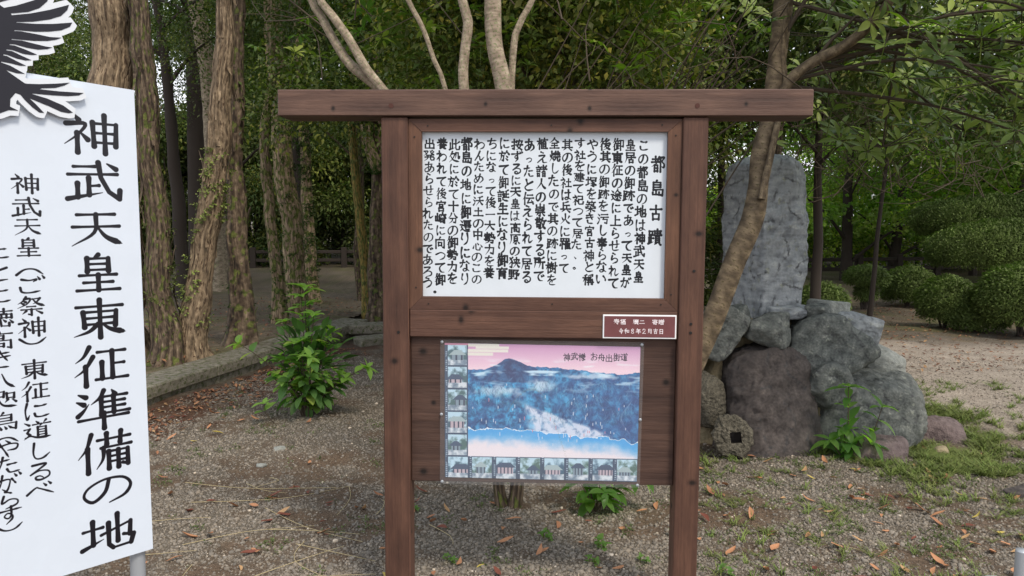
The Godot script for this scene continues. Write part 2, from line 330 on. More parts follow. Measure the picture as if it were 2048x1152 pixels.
# Smooth points along stations [x, y, z, r].
func along(st: Array, step: float) -> Array:
	var out := []
	for i in st.size() - 1:
		var p0: Array = st[maxi(i - 1, 0)]; var p1: Array = st[i]; var p2: Array = st[i + 1]; var p3: Array = st[mini(i + 2, st.size() - 1)]
		var l := Vector3(p1[0], p1[1], p1[2]).distance_to(Vector3(p2[0], p2[1], p2[2]))
		var m := maxi(1, int(l / step))
		for k in m:
			var u := float(k) / m
			var q := []
			for j in 4: q.append(cubic_interpolate(p1[j], p2[j], p0[j], p3[j], u))
			out.append(q)
	out.append(st[st.size() - 1])
	return out


# A tapering stem along stations [x, y, z, r]; rough: relief depth as a share of the radius; flare: root lobes at the foot.
func stem_shape(st: Array, sides: int, step: float, rough := 0.0, flare := 0.0, seed_ := 1) -> Shape:
	var s := Shape.new()
	var ns := FastNoiseLite.new()
	ns.seed = seed_
	ns.frequency = 1.0
	ns.fractal_octaves = 3
	var pts := along(st, step)
	var prev := Vector3.RIGHT
	var dist := 0.0
	var turns := maxf(1.0, roundf(TAU * 0.9 * float(st[st.size() / 2][3]) / 0.35))   # how often the bark's width goes round
	for i in pts.size():
		var p := Vector3(pts[i][0], pts[i][1], pts[i][2])
		var a: Array = pts[maxi(i - 1, 0)]; var b: Array = pts[mini(i + 1, pts.size() - 1)]
		var dir := (Vector3(b[0], b[1], b[2]) - Vector3(a[0], a[1], a[2])).normalized()
		if i: dist += p.distance_to(Vector3(pts[i - 1][0], pts[i - 1][1], pts[i - 1][2]))
		prev = (prev - dir * prev.dot(dir)).normalized()
		var side := dir.cross(prev)
		var r: float = pts[i][3]
		if rough > 0.08: p += Vector3(ns.get_noise_2d(dist * 0.8, 5.0), 0, ns.get_noise_2d(dist * 0.8, 25.0)) * r * 0.36   # the bole is never quite straight
		if rough > 0.08: r *= 1.0 + 0.16 * ns.get_noise_2d(dist * 1.7, 60.0)
		var foot := flare * exp(-dist * 3.5)
		for k in sides + 1:
			var an := TAU * (k % sides) / sides
			var w := Vector2(cos(an), sin(an))
			var rr := r
			if rough > 0.0:
				rr *= 1.0 + rough * (ns.get_noise_3d(w.x * 2.4, w.y * 2.4, dist * 1.3) * 1.1 + 0.7 * ns.get_noise_3d(w.x * 7.0 + 9.0, w.y * 7.0, dist * 2.6))
			if foot > 0.0: rr *= 1.0 + foot * (0.35 + 0.65 * maxf(0.0, sin(an * 4.0 + seed_) + 0.6 * sin(an * 7.0 + seed_ * 2)))
			s.v.append(p + (prev * w.x + side * w.y) * rr)
			s.uv.append(Vector2(float(k) / sides * turns, dist))
	for i in pts.size() - 1:
		for k in sides:
			var a := i * (sides + 1) + k
			s.tri(a, a + 1, a + sides + 1)
			s.tri(a + 1, a + sides + 2, a + sides + 1)
	s.smooth()
	# the seam column shares its normals with the first
	for i in pts.size():
		var a := i * (sides + 1)
		var nn := (s.n[a] + s.n[a + sides]).normalized()
		s.n[a] = nn; s.n[a + sides] = nn
	return s


# A boulder: the solid inside planes [nx, ny, nz, distance], with rounded edges and a rough skin.
func boulder(planes: Array, grid: int, sharp: float, coarse: float, fine: float, seed_: int, stretch := Vector3.ONE) -> Shape:
	var s := Shape.new()
	var ns := FastNoiseLite.new()
	ns.seed = seed_
	ns.frequency = 1.0
	ns.fractal_octaves = 4
	var index := {}
	for f in 6:
		var ax := f / 2
		var sg := -1.0 if f % 2 else 1.0
		for i in grid:
			for j in grid:
				var ids := []
				for w in [[0, 0], [1, 0], [1, 1], [0, 1]]:
					var g := Vector3.ZERO
					g[ax] = sg
					g[(ax + 1) % 3] = tan((2.0 * (i + w[0]) / grid - 1.0) * PI / 4)
					g[(ax + 2) % 3] = tan((2.0 * (j + w[1]) / grid - 1.0) * PI / 4)
					var key := Vector3i((g * 4096.0).round())
					if not index.has(key):
						var d := (g * stretch).normalized()
						var acc := 0.0
						for pl in planes:
							var q: float = Vector3(pl[0], pl[1], pl[2]).normalized().dot(d) / pl[3]
							if q > 0.0: acc += pow(q, sharp)
						var r := pow(acc, -1.0 / sharp)
						var p := d * r
						r += coarse * ns.get_noise_3dv(p * 3.0) + fine * ns.get_noise_3dv(p * 14.0) - fine * 0.9 * maxf(0.0, 1.0 - 14.0 * absf(ns.get_noise_3dv(p * 4.5 + Vector3(7, 3, 1))))
						index[key] = s.v.size()
						s.v.append(d * r)
					ids.append(index[key])
				if sg > 0:
					s.tri(ids[0], ids[2], ids[1]); s.tri(ids[0], ids[3], ids[2])
				else:
					s.tri(ids[0], ids[1], ids[2]); s.tri(ids[0], ids[2], ids[3])
	s.smooth()
	return s


func random_boulder(size: Vector3, grid: int, seed_: int, sharp := 9.0) -> Shape:
	var r := RandomNumberGenerator.new()
	r.seed = seed_
	var planes := [[1, 0, 0, size.x / 2], [-1, 0, 0, size.x / 2], [0, 1, 0, size.y / 2], [0, -1, 0, size.y / 2], [0, 0, 1, size.z / 2], [0, 0, -1, size.z / 2]]
	for k in 9:
		var d := Vector3(r.randfn(), r.randfn(), r.randfn()).normalized()
		var reach := (d * size * 0.5).length()
		planes.append([d.x, d.y, d.z, reach * r.randf_range(0.80, 1.05)])
	var m := minf(size.x, minf(size.y, size.z))
	return boulder(planes, grid, sharp, m * 0.09, m * 0.030, seed_, size / m)


# One leaf along +z from the origin, face up: [half width share along the length]; bend droops the tip.
func leaf_shape(length: float, width: float, bend: float, fold: float, segs := 4, pointed := 1.0) -> Shape:
	var s := Shape.new()
	if segs == 1:   # a bent diamond for leaves seen from afar
		var y1 := -bend * 0.25
		for p in [Vector3(0, 0, 0), Vector3(-width * 0.5, y1 + fold * width * 0.5, length * 0.45), Vector3(width * 0.5, y1 + fold * width * 0.5, length * 0.45), Vector3(0, -bend, length)]:
			s.v.append(p); s.uv.append(Vector2(0.5, p.z / length))
		s.tri(0, 2, 1); s.tri(1, 2, 3)
		s.smooth()
		for i in 4:
			if s.n[i].y < 0: s.n[i] = -s.n[i]
		return s
	for i in segs + 1:
		var u := float(i) / segs
		var w := width * 0.5 * pow(sin(PI * pow(clampf(u, 0.02, 0.99), pointed)), 0.8)
		var y := -bend * u * u
		var z := length * u * (1.0 - 0.25 * absf(bend / maxf(length, 1e-4)) * u)
		s.v.append(Vector3(-w, y + fold * w, z)); s.v.append(Vector3(0, y, z)); s.v.append(Vector3(w, y + fold * w, z))
		for k in 3: s.uv.append(Vector2(k * 0.5, u))
	for i in segs:
		for k in 2:
			var a := i * 3 + k
			s.tri(a, a + 1, a + 3); s.tri(a + 1, a + 4, a + 3)
	s.smooth()
	for i in s.n.size():
		if s.n[i].y < 0: s.n[i] = -s.n[i]
	return s


# ---------------------------------------------------------------- textures

# A grey noise picture, stretched: sx and sy say how many times longer its grain is across and down.
func grey(w: int, h: int, freq: float, seed_: int, sx := 1, sy := 1, octaves := 4, kind := FastNoiseLite.TYPE_SIMPLEX_SMOOTH) -> PackedByteArray:
	var ns := FastNoiseLite.new()
	ns.noise_type = kind
	ns.seed = seed_
	ns.frequency = freq
	ns.fractal_octaves = octaves
	if sx == 1 and sy == 1:
		# square tiles, laid side by side where the picture is longer one way
		var side := mini(w, h)
		if w % side or h % side: side = maxi(w, h)
		var tile := ns.get_seamless_image(side, side, false, false, 0.15)
		tile.convert(Image.FORMAT_L8)
		var whole := Image.create(w, h, false, Image.FORMAT_L8)
		for k in maxi(1, w / side) * maxi(1, h / side): whole.blit_rect(tile, Rect2i(0, 0, side, side), Vector2i(k % maxi(1, w / side), k / maxi(1, w / side)) * side)
		return whole.get_data()
	# stretched grain, mirrored along the stretch so that it has no seam across the fibres
	var tall := sy > sx
	var im := ns.get_image(maxi(8, w / sx / (1 if tall else 2)), maxi(8, h / sy / (2 if tall else 1)))
	im.convert(Image.FORMAT_L8)
	var iw := im.get_width(); var ih := im.get_height()
	var two := Image.create(iw * (1 if tall else 2), ih * (2 if tall else 1), false, Image.FORMAT_L8)
	two.blit_rect(im, Rect2i(0, 0, iw, ih), Vector2i.ZERO)
	if tall: im.flip_y()
	else: im.flip_x()
	two.blit_rect(im, Rect2i(0, 0, iw, ih), Vector2i(0, ih) if tall else Vector2i(iw, 0))
	two.resize(w, h, Image.INTERPOLATE_CUBIC)
	return two.get_data()


# thin branching lines, bright on black
func cracks(side: int, freq: float, seed_: int) -> PackedByteArray:
	var ns := FastNoiseLite.new()
	ns.seed = seed_
	ns.frequency = freq
	ns.fractal_type = FastNoiseLite.FRACTAL_RIDGED
	ns.fractal_octaves = 3
	ns.domain_warp_enabled = true
	ns.domain_warp_amplitude = 18.0
	var im := ns.get_seamless_image(side, side, false, false, 0.15)
	im.convert(Image.FORMAT_L8)
	return im.get_data()


func ramp(stops: Array, x: float) -> Color:
	for i in range(1, stops.size()):
		if x <= stops[i][0] or i == stops.size() - 1:
			return (stops[i - 1][1] as Color).lerp(stops[i][1], clampf((x - stops[i - 1][0]) / (stops[i][0] - stops[i - 1][0]), 0.0, 1.0))
	return stops[0][1]


func ramp_table(stops: Array) -> PackedByteArray:
	var t := PackedByteArray()
	for i in 256:
		var c := ramp(stops, i / 255.0)
		t.append(int(clampf(c.r, 0, 1) * 255)); t.append(int(clampf(c.g, 0, 1) * 255)); t.append(int(clampf(c.b, 0, 1) * 255))
	return t


# Colour picture from a weighted sum of grey layers through a ramp; over: [mask layer, threshold, softness, ramp stops, its grey layer].
func picture(w: int, h: int, layers: Array, stops: Array, overs := []) -> ImageTexture:
	var out := PackedByteArray()
	out.resize(w * h * 3)
	var tab := ramp_table(stops)
	var tabs := []
	for o in overs: tabs.append(ramp_table(o[3]))
	for i in w * h:
		var s := 0.0
		for l in layers: s += (l[0][i] - 128) * l[1]
		var k := clampi(int(128 + s), 0, 255) * 3
		var r := float(tab[k]); var g := float(tab[k + 1]); var b := float(tab[k + 2])
		for j in overs.size():
			var o: Array = overs[j]
			var a := clampf((o[0][i] / 255.0 - o[1]) / o[2], 0.0, 1.0)
			if a > 0.0:
				var tb: PackedByteArray = tabs[j]
				var q := int(o[4][i]) * 3
				r += (tb[q] - r) * a; g += (tb[q + 1] - g) * a; b += (tb[q + 2] - b) * a
		out[i * 3] = int(r); out[i * 3 + 1] = int(g); out[i * 3 + 2] = int(b)
	return ImageTexture.create_from_image(Image.create_from_data(w, h, false, Image.FORMAT_RGB8, out))


func relief(w: int, h: int, layers: Array) -> ImageTexture:
	var out := PackedByteArray()
	out.resize(w * h)
	for i in w * h:
		var s := 128.0
		for l in layers: s += (l[0][i] - 128) * l[1]
		out[i] = clampi(int(s), 0, 255)
	return ImageTexture.create_from_image(Image.create_from_data(w, h, false, Image.FORMAT_L8, out))


func srgb(r: float, g: float, b: float) -> Color:
	return Color(r / 255.0, g / 255.0, b / 255.0)


func material(called: String, color: Color, rough: float, tex: Texture2D = null) -> StandardMaterial3D:
	var m := StandardMaterial3D.new()
	m.resource_name = called
	m.albedo_color = color
	m.roughness = rough
	m.albedo_texture = tex
	m.metallic_specular = 0.4
	M[called] = m
	return m


func bumpy(m: StandardMaterial3D, tex: Texture2D, depth_cm: float) -> StandardMaterial3D:
	m.heightmap_enabled = true
	m.heightmap_texture = tex
	m.heightmap_scale = depth_cm
	return m


func triplanar(m: StandardMaterial3D, scale_: Vector3, world := false) -> StandardMaterial3D:
	m.uv1_triplanar = true
	m.uv1_world_triplanar = world
	m.uv1_scale = scale_
	return m


func leafy(called: String, back: Color, rough := 0.45) -> StandardMaterial3D:
	var m := material(called, Color.WHITE, rough)
	m.vertex_color_use_as_albedo = true
	m.backlight_enabled = true
	m.backlight = back
	m.cull_mode = BaseMaterial3D.CULL_DISABLED
	m.metallic_specular = 0.25
	return m


func make_materials() -> void:
	var white := Color.WHITE
	# stained timber, grain along u
	var g1 := grey(1024, 512, 0.02, 3, 16, 1, 4)
	var g2 := grey(1024, 512, 0.06, 4, 32, 1, 3)
	var g3 := grey(1024, 512, 0.008, 5, 3, 1, 3)
	var g4 := grey(1024, 512, 0.11, 6, 6, 1, 2)
	var wood_stops := [[0.0, srgb(64, 47, 40)], [0.35, srgb(85, 63, 54)], [0.6, srgb(97, 73, 62)], [0.85, srgb(112, 85, 72)], [1.0, srgb(134, 104, 86)]]
	var wt := picture(1024, 512, [[g1, 0.3], [g2, 0.3], [g3, 0.5], [g4, 0.16]], wood_stops)
	wt = with_knots(wt)
	var wr := relief(1024, 512, [[g1, 0.3], [g2, 0.6], [g4, 0.35]])
	var m := bumpy(material("stained_timber", white, 0.62, wt), wr, 0.12)
	m.uv1_scale = Vector3(1.0, 2.0, 1)
	m = bumpy(material("stained_plank", srgb(208, 205, 205), 0.66, wt), wr, 0.12)
	m.uv1_scale = Vector3(0.8, 2.0, 1)
	for tint in [["timber_beam", srgb(255, 255, 255)], ["timber_post", srgb(234, 218, 208)], ["timber_rail", srgb(246, 232, 224)], ["timber_side", srgb(255, 238, 218)]]:
		var d: StandardMaterial3D = M.stained_timber.duplicate()
		d.albedo_color = tint[1]
		d.uv1_offset = Vector3(M.size() * 0.173, M.size() * 0.091, 0)
		M[tint[0]] = d
	material("timber_plug", srgb(78, 46, 38), 0.7)
	material("dark_iron", srgb(52, 48, 46), 0.5).metallic = 0.6
	var st := material("steel", srgb(168, 171, 175), 0.42)
	st.metallic = 0.35
	bumpy(st, relief(256, 256, [[grey(256, 256, 0.02, 8), 0.6]]), 0.03)
	# white sheets
	material("white_board", srgb(214, 217, 222), 0.35)
	material("crow_black", srgb(30, 28, 36), 0.32)
	material("plaque_edge", srgb(236, 236, 236), 0.4)
	var gl := material("acrylic", Color(0.97, 0.98, 1.0, 0.03), 0.03)
	gl.transparency = BaseMaterial3D.TRANSPARENCY_ALPHA
	# barks: fibres run along v
	var f1 := grey(512, 1024, 0.05, 11, 1, 6, 4)
	var f2 := grey(512, 1024, 0.012, 12, 1, 4, 4)
	var f3 := grey(512, 1024, 0.02, 13, 1, 1, 5)
	var f4 := grey(512, 1024, 0.12, 14, 1, 6, 2)
	var plate := grey(512, 1024, 0.03, 19, 1, 4, 2, FastNoiseLite.TYPE_CELLULAR)
	var blot := grey(512, 1024, 0.012, 15, 1, 1, 5)
	var blot2 := grey(512, 1024, 0.02, 16, 1, 2, 4)
	var moss := [[0.0, srgb(44, 50, 22)], [0.5, srgb(86, 92, 44)], [1.0, srgb(132, 134, 74)]]
	var brown := [[0.0, srgb(38, 31, 26)], [0.35, srgb(76, 63, 51)], [0.65, srgb(112, 96, 79)], [1.0, srgb(164, 144, 120)]]
	var br := relief(512, 1024, [[f1, 0.6], [f2, 0.7], [f3, 0.5], [plate, 0.6]])
	bumpy(material("bark_brown", white, 0.9, picture(512, 1024, [[f1, 0.35], [f2, 0.6], [f3, 0.5], [plate, 0.4]], brown, [[blot, 0.60, 0.12, moss, f3]])), br, 1.5)
	var pale := [[0.0, srgb(58, 48, 38)], [0.3, srgb(106, 90, 71)], [0.6, srgb(142, 122, 98)], [1.0, srgb(192, 170, 138)]]
	bumpy(material("bark_pale", white, 0.85, picture(512, 1024, [[f1, 0.25], [f2, 0.6], [f3, 0.5], [plate, 0.3]], pale, [[blot2, 0.68, 0.06, [[0.0, srgb(58, 44, 34)], [1.0, srgb(104, 82, 62)]], f3]])), br, 1.4)
	bumpy(material("bark_mossy", white, 0.92, picture(512, 1024, [[f1, 0.6], [f2, 0.5], [f4, 0.3]], [[0.0, srgb(60, 50, 40)], [0.5, srgb(136, 117, 94)], [1.0, srgb(200, 176, 144)]], [[blot, 0.50, 0.1, moss, f3]])), br, 1.8)
	bumpy(material("bark_green", white, 0.92, picture(512, 1024, [[f3, 0.6], [f2, 0.4]], [[0.0, srgb(84, 70, 38)], [0.5, srgb(132, 112, 60)], [1.0, srgb(168, 146, 84)]], [[blot2, 0.48, 0.12, moss, f3]])), br, 0.8)
	for bn in ["bark_brown", "bark_pale", "bark_mossy", "bark_green"]: M[bn].uv1_scale = Vector3(1, 0.62, 1)
	# smooth stems with lichen
	var ring := grey(256, 1024, 0.05, 21, 6, 1, 3)
	var l1 := grey(256, 1024, 0.011, 22, 1, 1, 6)
	var l2 := grey(256, 1024, 0.05, 23, 1, 1, 4)
	bumpy(material("bark_smooth", white, 0.8, picture(256, 1024, [[ring, 0.35], [l1, 0.6]], [[0.0, srgb(98, 84, 70)], [0.5, srgb(148, 131, 112)], [1.0, srgb(192, 176, 154)]], [[l2, 0.62, 0.12, [[0.0, srgb(84, 88, 56)], [1.0, srgb(140, 142, 104)]], l1]])), relief(256, 1024, [[ring, 0.6], [l1, 0.5]]), 0.35)
	bumpy(material("bark_ochre", white, 0.82, picture(256, 1024, [[ring, 0.14], [l1, 0.85]], [[0.0, srgb(58, 49, 39)], [0.4, srgb(96, 82, 65)], [0.7, srgb(122, 106, 84)], [1.0, srgb(158, 141, 114)]], [[l2, 0.68, 0.08, [[0.0, srgb(72, 60, 42)], [1.0, srgb(96, 86, 58)]], l1]])), relief(256, 1024, [[l1, 0.6]]), 0.2)
	material("bark_dark", srgb(58, 50, 44), 0.9)
	material("twig", srgb(80, 69, 57), 0.85)
	# stone
	var s1 := grey(512, 512, 0.012, 31, 1, 1, 5)
	var s2 := grey(512, 512, 0.06, 32, 1, 1, 4)
	var s3 := grey(512, 512, 0.03, 33, 4, 1, 3)
	var s4 := grey(512, 512, 0.02, 34, 1, 1, 4, FastNoiseLite.TYPE_CELLULAR)
	var s5 := grey(512, 512, 0.015, 35, 1, 1, 5)
	var s6 := cracks(512, 0.006, 36)
	var vein := [s6, 0.74, 0.22, [[0.0, srgb(40, 40, 42)], [1.0, srgb(82, 80, 80)]], s2]
	var sr := relief(512, 512, [[s1, 0.7], [s2, 0.2], [s4, 0.3], [s6, -0.35]])
	var lich := [[0.0, srgb(118, 120, 108)], [1.0, srgb(172, 173, 160)]]
	triplanar(bumpy(material("stone_blue", white, 0.85, picture(512, 512, [[s1, 0.75], [s2, 0.25], [s3, 0.45]], [[0.0, srgb(96, 98, 100)], [0.45, srgb(142, 145, 147)], [0.75, srgb(166, 168, 168)], [1.0, srgb(202, 202, 196)]], [[s5, 0.74, 0.1, lich, s2], vein])), sr, 1.6), Vector3(1.3, 1.3, 1.3))
	triplanar(bumpy(material("stone_grey", white, 0.88, picture(512, 512, [[s1, 0.55], [s2, 0.4], [s4, 0.3]], [[0.0, srgb(44, 46, 44)], [0.4, srgb(92, 94, 90)], [0.7, srgb(124, 125, 118)], [1.0, srgb(190, 188, 174)]], [[s5, 0.76, 0.12, lich, s2], vein])), sr, 1.5), Vector3(1.5, 1.5, 1.5))
	triplanar(bumpy(material("stone_brown", white, 0.9, picture(512, 512, [[s1, 0.5], [s2, 0.4], [s4, 0.25]], [[0.0, srgb(40, 36, 34)], [0.5, srgb(76, 69, 66)], [1.0, srgb(120, 110, 102)]], [vein])), sr, 1.0), Vector3(1.2, 1.2, 1.2))
	triplanar(bumpy(material("stone_purple", white, 0.9, picture(512, 512, [[s1, 0.5], [s2, 0.5]], [[0.0, srgb(62, 52, 51)], [0.5, srgb(102, 88, 86)], [1.0, srgb(146, 130, 124)]])), sr, 1.4), Vector3(2.6, 2.6, 2.6))
	triplanar(bumpy(material("stone_pale", white, 0.88, picture(512, 512, [[s1, 0.5], [s2, 0.4]], [[0.0, srgb(104, 106, 102)], [0.5, srgb(146, 147, 140)], [1.0, srgb(188, 188, 178)]])), sr, 1.4), Vector3(2.4, 2.4, 2.4))
	triplanar(bumpy(material("stone_rough", white, 0.95, picture(512, 512, [[s1, 0.6], [s2, 0.6]], [[0.0, srgb(46, 43, 37)], [0.5, srgb(96, 90, 78)], [1.0, srgb(150, 142, 124)]])), sr, 2.2), Vector3(5, 5, 5))
	triplanar(bumpy(material("mortar", white, 0.95, picture(512, 512, [[s2, 0.5], [s1, 0.3]], [[0.0, srgb(112, 100, 78)], [0.5, srgb(150, 136, 108)], [1.0, srgb(182, 168, 138)]])), sr, 0.8), Vector3(5, 5, 5))
	triplanar(bumpy(material("kerb_stone", white, 0.92, picture(512, 512, [[s1, 0.55], [s2, 0.5]], [[0.0, srgb(74, 70, 60)], [0.45, srgb(112, 106, 93)], [0.75, srgb(138, 131, 116)], [1.0, srgb(168, 160, 144)]], [[s5, 0.58, 0.16, [[0.0, srgb(54, 58, 34)], [1.0, srgb(96, 100, 62)]], s2]])), sr, 0.5), Vector3(1.7, 1.7, 1.7), true)
	# ground: grain only; the soils' own colours are vertex colours
	var e1 := grey(1024, 1024, 0.11, 41, 1, 1, 3)
	var e2 := grey(1024, 1024, 0.03, 42, 1, 1, 5)
	var e3 := grey(1024, 1024, 0.06, 43, 1, 1, 2, FastNoiseLite.TYPE_CELLULAR)
	var gm := bumpy(material("soil", white, 0.95, picture(1024, 1024, [[e1, 0.7], [e2, 0.5], [e3, 0.35]], [[0.0, srgb(120, 114, 106)], [0.5, srgb(204, 200, 195)], [1.0, srgb(255, 253, 248)]])), relief(1024, 1024, [[e1, 0.7], [e3, 0.5]]), 1.2)
	gm.vertex_color_use_as_albedo = true
	triplanar(gm, Vector3(0.9, 0.9, 0.9), true)
	var pm := material("pebble", white, 0.85)
	pm.vertex_color_use_as_albedo = true
	# leaves
	leafy("leaf_far", Color(0.50, 0.70, 0.20), 0.5)
	leafy("leaf_mid", Color(0.6, 0.8, 0.22), 0.4)
	leafy("leaf_glossy", Color(0.62, 0.85, 0.22), 0.32)
	leafy("leaf_light", Color(0.7, 0.95, 0.25), 0.5)
	leafy("grass_blade", Color(0.4, 0.5, 0.15), 0.55)
	var dl := material("dry_leaf", white, 0.75)
	dl.vertex_color_use_as_albedo = true


# knots: dark rings with bent grain round them
func with_knots(t: ImageTexture) -> ImageTexture:
	var im := t.get_image()
	var r := RandomNumberGenerator.new()
	r.seed = 23
	for k in 8:
		var cx := r.randf_range(20, 1004); var cy := r.randf_range(14, 498)
		var a := r.randf_range(5, 10); var b := a * r.randf_range(1.0, 1.5)
		for y in range(-24, 25):
			for x in range(-30, 31):
				var d := sqrt(x * x / (a * a) + y * y / (b * b))
				if d > 2.2: continue
				var px := posmod(int(cx + x), 1024); var py := posmod(int(cy + y), 512)
				var c := im.get_pixel(px, py)
				var dark := 0.42 if d < 0.8 else (0.62 if d < 1.05 else lerpf(0.72, 1.0, clampf((d - 1.05) / 1.1, 0, 1)) + 0.1 * sin(d * 14.0))
				im.set_pixel(px, py, Color(c.r * dark, c.g * dark, c.b * dark))
	return ImageTexture.create_from_image(im)


# ---------------------------------------------------------------- lettering

class Ink:
	var w: int
	var h: int
	var cover := PackedByteArray()

	func _init(w_: int, h_: int) -> void:
		w = w_; h = h_
		cover.resize(w * h)

	func segment(a: Vector2, b: Vector2, ra: float, rb: float) -> void:
		var m := maxf(ra, rb) + 1.0
		var d := b - a
		var l := maxf(d.length_squared(), 1e-6)
		for y in range(maxi(0, int(minf(a.y, b.y) - m)), mini(h, int(maxf(a.y, b.y) + m + 1))):
			for x in range(maxi(0, int(minf(a.x, b.x) - m)), mini(w, int(maxf(a.x, b.x) + m + 1))):
				var p := Vector2(x, y)
				var q := clampf((p - a).dot(d) / l, 0.0, 1.0)
				var k := 0.5 - (p.distance_to(a + d * q) - lerpf(ra, rb, q))
				if k > 0.0:
					var i := y * w + x
					cover[i] = maxi(cover[i], int(minf(k, 1.0) * 255))


func pen(kind: String, u: float, level: bool, contrast: float) -> float:
	match kind:
		"p": return 1.15 - 0.98 * pow(u, 1.2)
		"n": return 0.5 + 0.95 * u / 0.8 if u < 0.8 else 1.45 * (1.0 - u) / 0.2 + 0.05
		"d": return 0.4 + 0.85 * u
		"c": return 0.95 + 0.25 * cos(u * 6.3) if u < 0.85 else 0.4 + 4.0 * (1.0 - u)
	if level: return (0.78 + 0.35 * pow(absf(2 * u - 1), 3) + 0.12 * u) * (1.0 - 0.32 * contrast)
	return (1.12 - 0.22 * sin(u * PI)) * (1.0 + 0.16 * contrast)


# Draws one character into a box; weight is the pen's half width as a share of the size.
func write(ink: Ink, ch: String, box: Rect2, weight: float, contrast := 0.0) -> void:
	if not GLYPHS.has(ch): return
	_strokes(ink, ch, box, weight * box.size.y, contrast)


func _strokes(ink: Ink, ch: String, box: Rect2, wd: float, contrast: float) -> void:
	for s: String in GLYPHS[ch].split("/"):
		if s.begins_with("="):
			var f := s.substr(1).split(" ")
			_strokes(ink, f[0], Rect2(box.position + box.size * Vector2(float(f[1]), float(f[2])) / 100.0, box.size * Vector2(float(f[3]), float(f[4])) / 100.0), wd, contrast)
			continue
		var kind := ""
		if s[0] in ["p", "n", "d", "c"]:
			kind = s[0]
			s = s.substr(2)
		var nums := s.split(" ")
		var pts: Array[Vector2] = []
		for i in range(0, nums.size(), 2): pts.append(box.position + box.size * Vector2(float(nums[i]), float(nums[i + 1])) / 100.0)
		var line: Array[Vector2] = []
		var curved := kind in ["c", "p", "n"] and pts.size() > 2
		for i in pts.size() - 1:
			var a := pts[i]; var b := pts[i + 1]
			var pa := pts[i - 1] if i else a * 2 - b
			var pb := pts[i + 2] if i + 2 < pts.size() else b * 2 - a
			for k in 5:
				var u := k / 5.0
				line.append(a.cubic_interpolate(b, pa, pb, u) if curved else a.lerp(b, u))
		line.append(pts[-1])
		var lens := [0.0]
		for i in range(1, line.size()): lens.append(lens[-1] + line[i].distance_to(line[i - 1]))
		for i in line.size() - 1:
			var d := (line[i + 1] - line[i]).abs()
			var level := d.x > d.y * 2.0
			ink.segment(line[i], line[i + 1], pen(kind, lens[i] / lens[-1], level, contrast) * wd, pen(kind, lens[i + 1] / lens[-1], level, contrast) * wd)


# Paper and ink together as a colour picture.
func printed(ink: Ink, paper: Color, black: Color, mottle := 0.0) -> ImageTexture:
	var out := PackedByteArray()
	out.resize(ink.w * ink.h * 3)
	var ns := grey(ink.w, ink.h, 0.01, 77, 2, 2, 4)
	for i in ink.w * ink.h:
		var k := ink.cover[i] / 255.0
		var c := paper.lerp(black, k)
		var s := 1.0 + mottle * (ns[i] - 128) / 128.0
		out[i * 3] = clampi(int(c.r * s * 255), 0, 255); out[i * 3 + 1] = clampi(int(c.g * s * 255), 0, 255); out[i * 3 + 2] = clampi(int(c.b * s * 255), 0, 255)
	return ImageTexture.create_from_image(Image.create_from_data(ink.w, ink.h, false, Image.FORMAT_RGB8, out))


# ---------------------------------------------------------------- the timber notice board

const TITLE := "都島古蹟"
const COLUMNS := [["この都島の地は神武天皇", 568], ["皇居の御跡であって天皇が", 578], ["御東征の途に上らせられて", 580], ["後其の御跡を汚し奉らない", 571], ["やうに塚を築き宮古神と稱", 572], ["す社を建て祀つて居た、。", 545],
	["其の後社は兵火に罹って", 549], ["全焼したので其の跡に樹を", 574], ["植え諸人の崇敬する所で", 566], ["あったと伝えられて居る", 569], ["按ずるに天皇は高原の狭野", 562], ["に於て御誕生になり御育", 561],
	["ちになって後一大勢力を養", 559], ["わんために沃土の中心のこの", 572], ["都島の地に御遷りになり", 575], ["此処に於て十分の御勢力を", 573], ["養われて後宮崎に向つて御", 575], ["出発あらせられたのであろう", 581]]


func text_picture() -> ImageTexture:
	# the panel is 492 x 335 units; three picture dots to a unit
	var k := 3.0
	var ink := Ink.new(int(492 * k), int(335 * k))
	var r := RandomNumberGenerator.new()
	r.seed = 9
	for i in 4: write(ink, TITLE[i], Rect2(Vector2(462 - i * 1.2, 47 + i * 49) * k, Vector2(26, 32) * k), 0.064)
	for c in COLUMNS.size():
		var text: String = COLUMNS[c][0]
		var x := 445.0 - c * 25.35
		var top := 11.0 + r.randf_range(-2, 2)
		var pitch: float = (COLUMNS[c][1] - 262.0 - top) / text.length()
		for i in text.length():
			var small := 0.72 if text[i] in ["っ", "、", "。"] else 1.0
			var sz := Vector2(21.5, minf(pitch * 0.9, 24.5)) * small * r.randf_range(0.94, 1.04)
			var at := Vector2(x - sz.x / 2 - i * 0.45 + r.randf_range(-0.8, 0.8), top + pitch * (i + 0.5) - sz.y / 2 + r.randf_range(-0.6, 0.6))
			write(ink, text[i], Rect2(at * k, sz * k), r.randf_range(0.062, 0.080))
	write(ink, "。", Rect2(Vector2(20, 316) * k, Vector2(14, 14) * k), 0.1)
	return printed(ink, srgb(211, 217, 223), srgb(24, 25, 30), 0.012)


